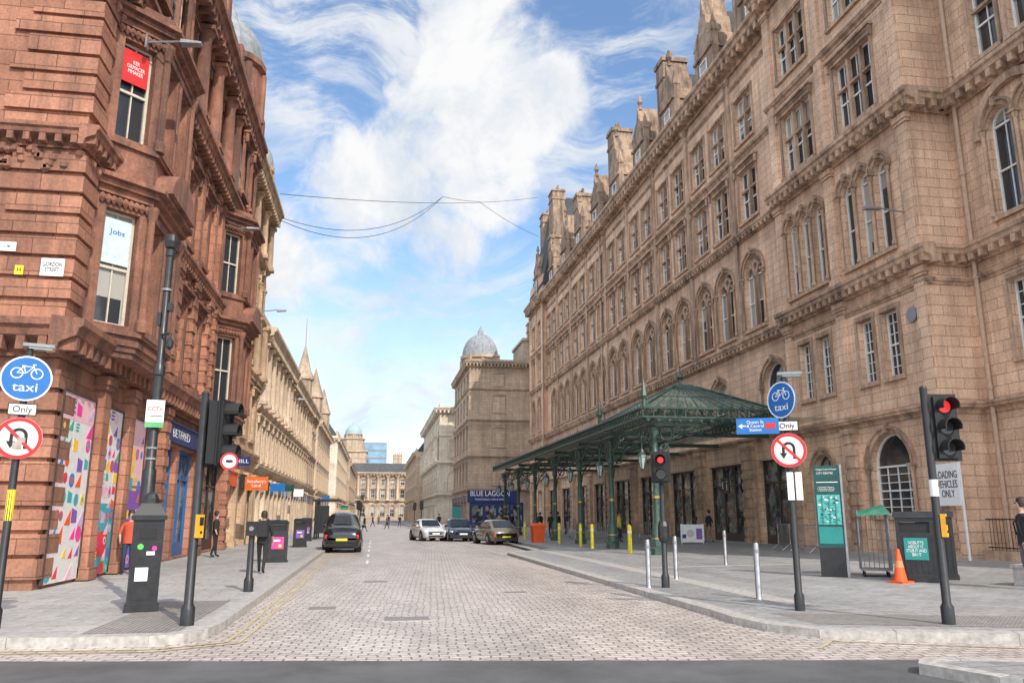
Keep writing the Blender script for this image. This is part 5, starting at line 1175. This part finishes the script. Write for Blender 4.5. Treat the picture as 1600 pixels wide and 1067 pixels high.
    if extra=='bag':
        mb=MB(); mb.hexa([(-.15,.12,.98),(.15,.12,.98),(.14,.27,1.0),(-.14,.27,1.0),(-.13,.12,1.44),(.13,.12,1.44),(.11,.22,1.42),(-.11,.22,1.42)]); mb.tube([(-.11,.13,1.42),(-.12,-.02,1.47),(-.12,-.14,1.35),(-.13,-.1,1.1)],.02,5); mb.tube([(.11,.13,1.42),(.12,-.02,1.47),(.12,-.14,1.35),(.13,-.1,1.1)],.02,5)
        b=thing('backpack','black backpack worn on the back','bag',(x,y,z),rot); part('body',mb,CLO_BLK,b)
    return e
person(-6.62,24.0,LZ,R(15),'person in orange-red jacket raising a hand to the face',CLO_RED,CLO_NAVY,h=1.72,pose='phone')
person(-3.05,23.8,LZ,R(178),'person in black clothes with backpack walking away',CLO_BLK,CLO_BLK,h=1.70,extra='bag')
person(13.5,15.2,PZ(13.5),R(250),'person in dark jacket with backpack standing by the stone block',CLO_BLK,CLO_GREY,h=1.88,pose='pockets',extra='bag')
person(13.8,45,PZ(13.8),R(60),'worker in yellow high visibility vest under the canopy',CLO_HV,CLO_NAVY,h=1.75,pose='stand')
ppl=[(18.2,42.6,'person in dark coat walking by the station window',CLO_BLK,CLO_TAN,'walk',-90),(13.2,58,'person in dark jacket under the canopy',CLO_BLK,CLO_NAVY,'stand',30),(12.4,62,'person in grey coat under the canopy',CLO_GREY,CLO_BLK,'walk',0),(13.5,66,'person in dark clothes near the columns',CLO_BLK,CLO_BLK,'walk',180),(9.6,60,'person in black walking near the kerb',CLO_BLK,CLO_NAVY,'walk',160),(12.0,55,'person in dark jacket by the columns',CLO_BLK,CLO_BLK,'stand',-40),(14.5,61,'person in dark coat near the entrance',CLO_NAVY,CLO_BLK,'stand',80),(16,52,'person in grey jacket walking under the canopy',CLO_GREY,CLO_NAVY,'walk',120),(11.8,70,'person walking under the canopy in black',CLO_BLK,CLO_NAVY,'walk',10),(10.4,68,'person in tan coat at the kerb',CLO_TAN,CLO_BLK,'walk',170),(-6.0,33,'person in dark coat by the shopfront',CLO_BLK,CLO_BLK,'stand',90),(-4.5,66,'person walking on the far pavement',CLO_GREY,CLO_NAVY,'walk',0),(-1.0,88,'person crossing the street',CLO_BLK,CLO_NAVY,'walk',90),(1.6,104,'person crossing at the junction',CLO_GREY,CLO_BLK,'walk',-90),(3.6,118,'person in dark coat at the junction',CLO_BLK,CLO_NAVY,'walk',20),(-5,90,'person in tan coat on the pavement',CLO_TAN,CLO_NAVY,'walk',180),(7.2,92,'person in black waiting at the kerb',CLO_BLK,CLO_BLK,'stand',0),(-.2,125,'person in dark clothes crossing further down',CLO_BLK,CLO_BLK,'walk',60),(2.4,140,'person in navy coat walking in the road',CLO_NAVY,CLO_BLK,'walk',0),(.8,152,'person in grey walking in the road',CLO_GREY,CLO_BLK,'walk',180)]
for x,y,l,t,b,p,r in ppl: person(x,y,PZ(x) if x>5.7 else (LZ if x<-2.2 else 0),R(r),l,t,b,pose=p,fingers=False)
e=thing('bare_tree','small leafless street tree near the far square','tree',(-4.0,232,.1)); mb=MB(); random.seed(5)
def limb(p,d,l,r,k):
    q=p+d*l; mb.tube([p,q],[r,r*.7],5)
    if k:
        for i in range(3): limb(q,(d+Vector((random.uniform(-.6,.6),random.uniform(-.6,.6),random.uniform(-.1,.4)))).normalized(),l*.72,r*.62,k-1)
limb(Vector((0,0,0)),Vector((0,0,1)),2.4,.16,5); part('trunk',mb,plain('bark',(.08,.06,.045),.9),e)
# ================================================================ LIGHT + SKY
az=R(158); el=R(40)
sv=Vector((math.sin(az)*math.cos(el),math.cos(az)*math.cos(el),math.sin(el)))
sl=bpy.data.lights.new('sun','SUN'); sl.energy=3.8; sl.angle=R(.5); sl.color=(1,.93,.82)
so=bpy.data.objects.new('sun',sl); COL.objects.link(so); so.rotation_euler=sv.to_track_quat('Z','Y').to_euler()
w=bpy.data.worlds.new('World'); sc.world=w; w.use_nodes=True; nt=w.node_tree; nt.nodes.clear()
out=N(nt,'ShaderNodeOutputWorld'); bg=N(nt,'ShaderNodeBackground'); bg2=N(nt,'ShaderNodeBackground'); mx=N(nt,'ShaderNodeMixShader')
sky=N(nt,'ShaderNodeTexSky'); sky.sky_type='NISHITA'; sky.sun_disc=False; sky.sun_elevation=el; sky.sun_rotation=az; sky.air_density=1.0; sky.dust_density=.3
hsv=N(nt,'ShaderNodeHueSaturation'); hsv.inputs['Saturation'].default_value=1.08; hsv.inputs['Value'].default_value=1.5; nt.links.new(sky.outputs[0],hsv.inputs['Color'])
nt.links.new(hsv.outputs[0],bg.inputs[0]); bg.inputs[1].default_value=.15
tc=N(nt,'ShaderNodeTexCoord').outputs['Generated']
def N_mr(v,a,b,c=0,d=1):
    n=N(nt,'ShaderNodeMapRange'); n.interpolation_type='SMOOTHSTEP'; nt.links.new(v,n.inputs[0]); n.inputs[1].default_value=a; n.inputs[2].default_value=b; n.inputs[3].default_value=c; n.inputs[4].default_value=d; return n.outputs[0]
def lump(a,e_,rad,wgt):
    a=R(a);e_=R(e_); n=N(nt,'ShaderNodeVectorMath',operation='DOT_PRODUCT'); nt.links.new(tc,n.inputs[0]); n.inputs[1].default_value=(math.sin(a)*math.cos(e_),math.cos(a)*math.cos(e_),math.sin(e_))
    return math2(nt,'MULTIPLY',N_mr(n.outputs['Value'],math.cos(R(rad)),math.cos(R(rad*.2))),wgt)
acc=None
for a,e_,r,wg in ((7.5,33,7.5,1),(4,28,6.5,.95),(10.5,29,6.5,1),(6.5,38,8,.95),(-2,21,6.5,.9),(-6.5,18,5.5,.9),(4.5,19.0,4.5,.85),(7.5,24,6,.95),(0,24,5.5,.85),(14,25,5,.65),(-14,30,7,.2),(22,34,9,.4),(60,35,25,1),(-60,40,28,1),(150,40,45,1),(-150,35,45,1)):  # rear lumps are unseen clouds, added as fill light
    l=lump(a,e_,r,wg); acc=l if acc is None else math2(nt,'MAXIMUM',acc,l)
wn=N(nt,'ShaderNodeTexNoise'); wn.inputs['Scale'].default_value=5; wn.inputs['Detail'].default_value=3; nt.links.new(tc,wn.inputs['Vector'])
ws=N(nt,'ShaderNodeVectorMath',operation='SCALE'); nt.links.new(wn.outputs[1],ws.inputs[0]); ws.inputs['Scale'].default_value=.12
wa=N(nt,'ShaderNodeVectorMath',operation='ADD'); nt.links.new(tc,wa.inputs[0]); nt.links.new(ws.outputs[0],wa.inputs[1]); tw=wa.outputs[0]
n1=noise(nt,tw,9,8,.62); n2=noise(nt,scaled(nt,tw,(2.2,1.2,8.5)),2.6,7,.66); n3=noise(nt,scaled(nt,tc,(1.2,1.2,3)),3.4,3,.6)
d=math2(nt,'ADD',acc,math2(nt,'MULTIPLY',math2(nt,'SUBTRACT',n1,.5),2.4))
big=N_mr(d,.32,1.0)
wisp=math2(nt,'MULTIPLY',N_mr(n2,.41,.63),maprange(nt,n3,.33,.56,.15,.85))
mask=math2(nt,'MAXIMUM',big,wisp)
spz=N(nt,'ShaderNodeSeparateXYZ'); nt.links.new(tc,spz.inputs[0])
haze=maprange(nt,spz.outputs[2],0,.30,.85,0)
mask=math2(nt,'MINIMUM',math2(nt,'ADD',mask,math2(nt,'MULTIPLY',haze,math2(nt,'SUBTRACT',1.0,mask))),1.0)
shade=maprange(nt,noise(nt,tw,7,6,.65),.36,.6,0,1)
col=mixc(nt,shade,(.70,.78,.88),(1,1,1)); nt.links.new(col,bg2.inputs[0])
nt.links.new(maprange(nt,spz.outputs[1],-.1,.7,2.4,.97),bg2.inputs[1])  # clouds beside and behind the view boosted to fill shaded facades
nt.links.new(mask,mx.inputs[0]); nt.links.new(bg.outputs[0],mx.inputs[1]); nt.links.new(bg2.outputs[0],mx.inputs[2]); nt.links.new(mx.outputs[0],out.inputs[0])
# ================================================================ CAMERA
cd=bpy.data.cameras.new('camera'); cam=bpy.data.objects.new('camera',cd); COL.objects.link(cam); cd.lens=28; cd.sensor_width=36; cd.clip_end=4000; cd.clip_start=.1
cam.location=(0,0,1.7); cam.rotation_euler=(R(90+12.29),0,R(-9.585)); sc.camera=cam
sc.view_settings.view_transform='Standard'; sc.view_settings.look='None'; sc.view_settings.exposure=0
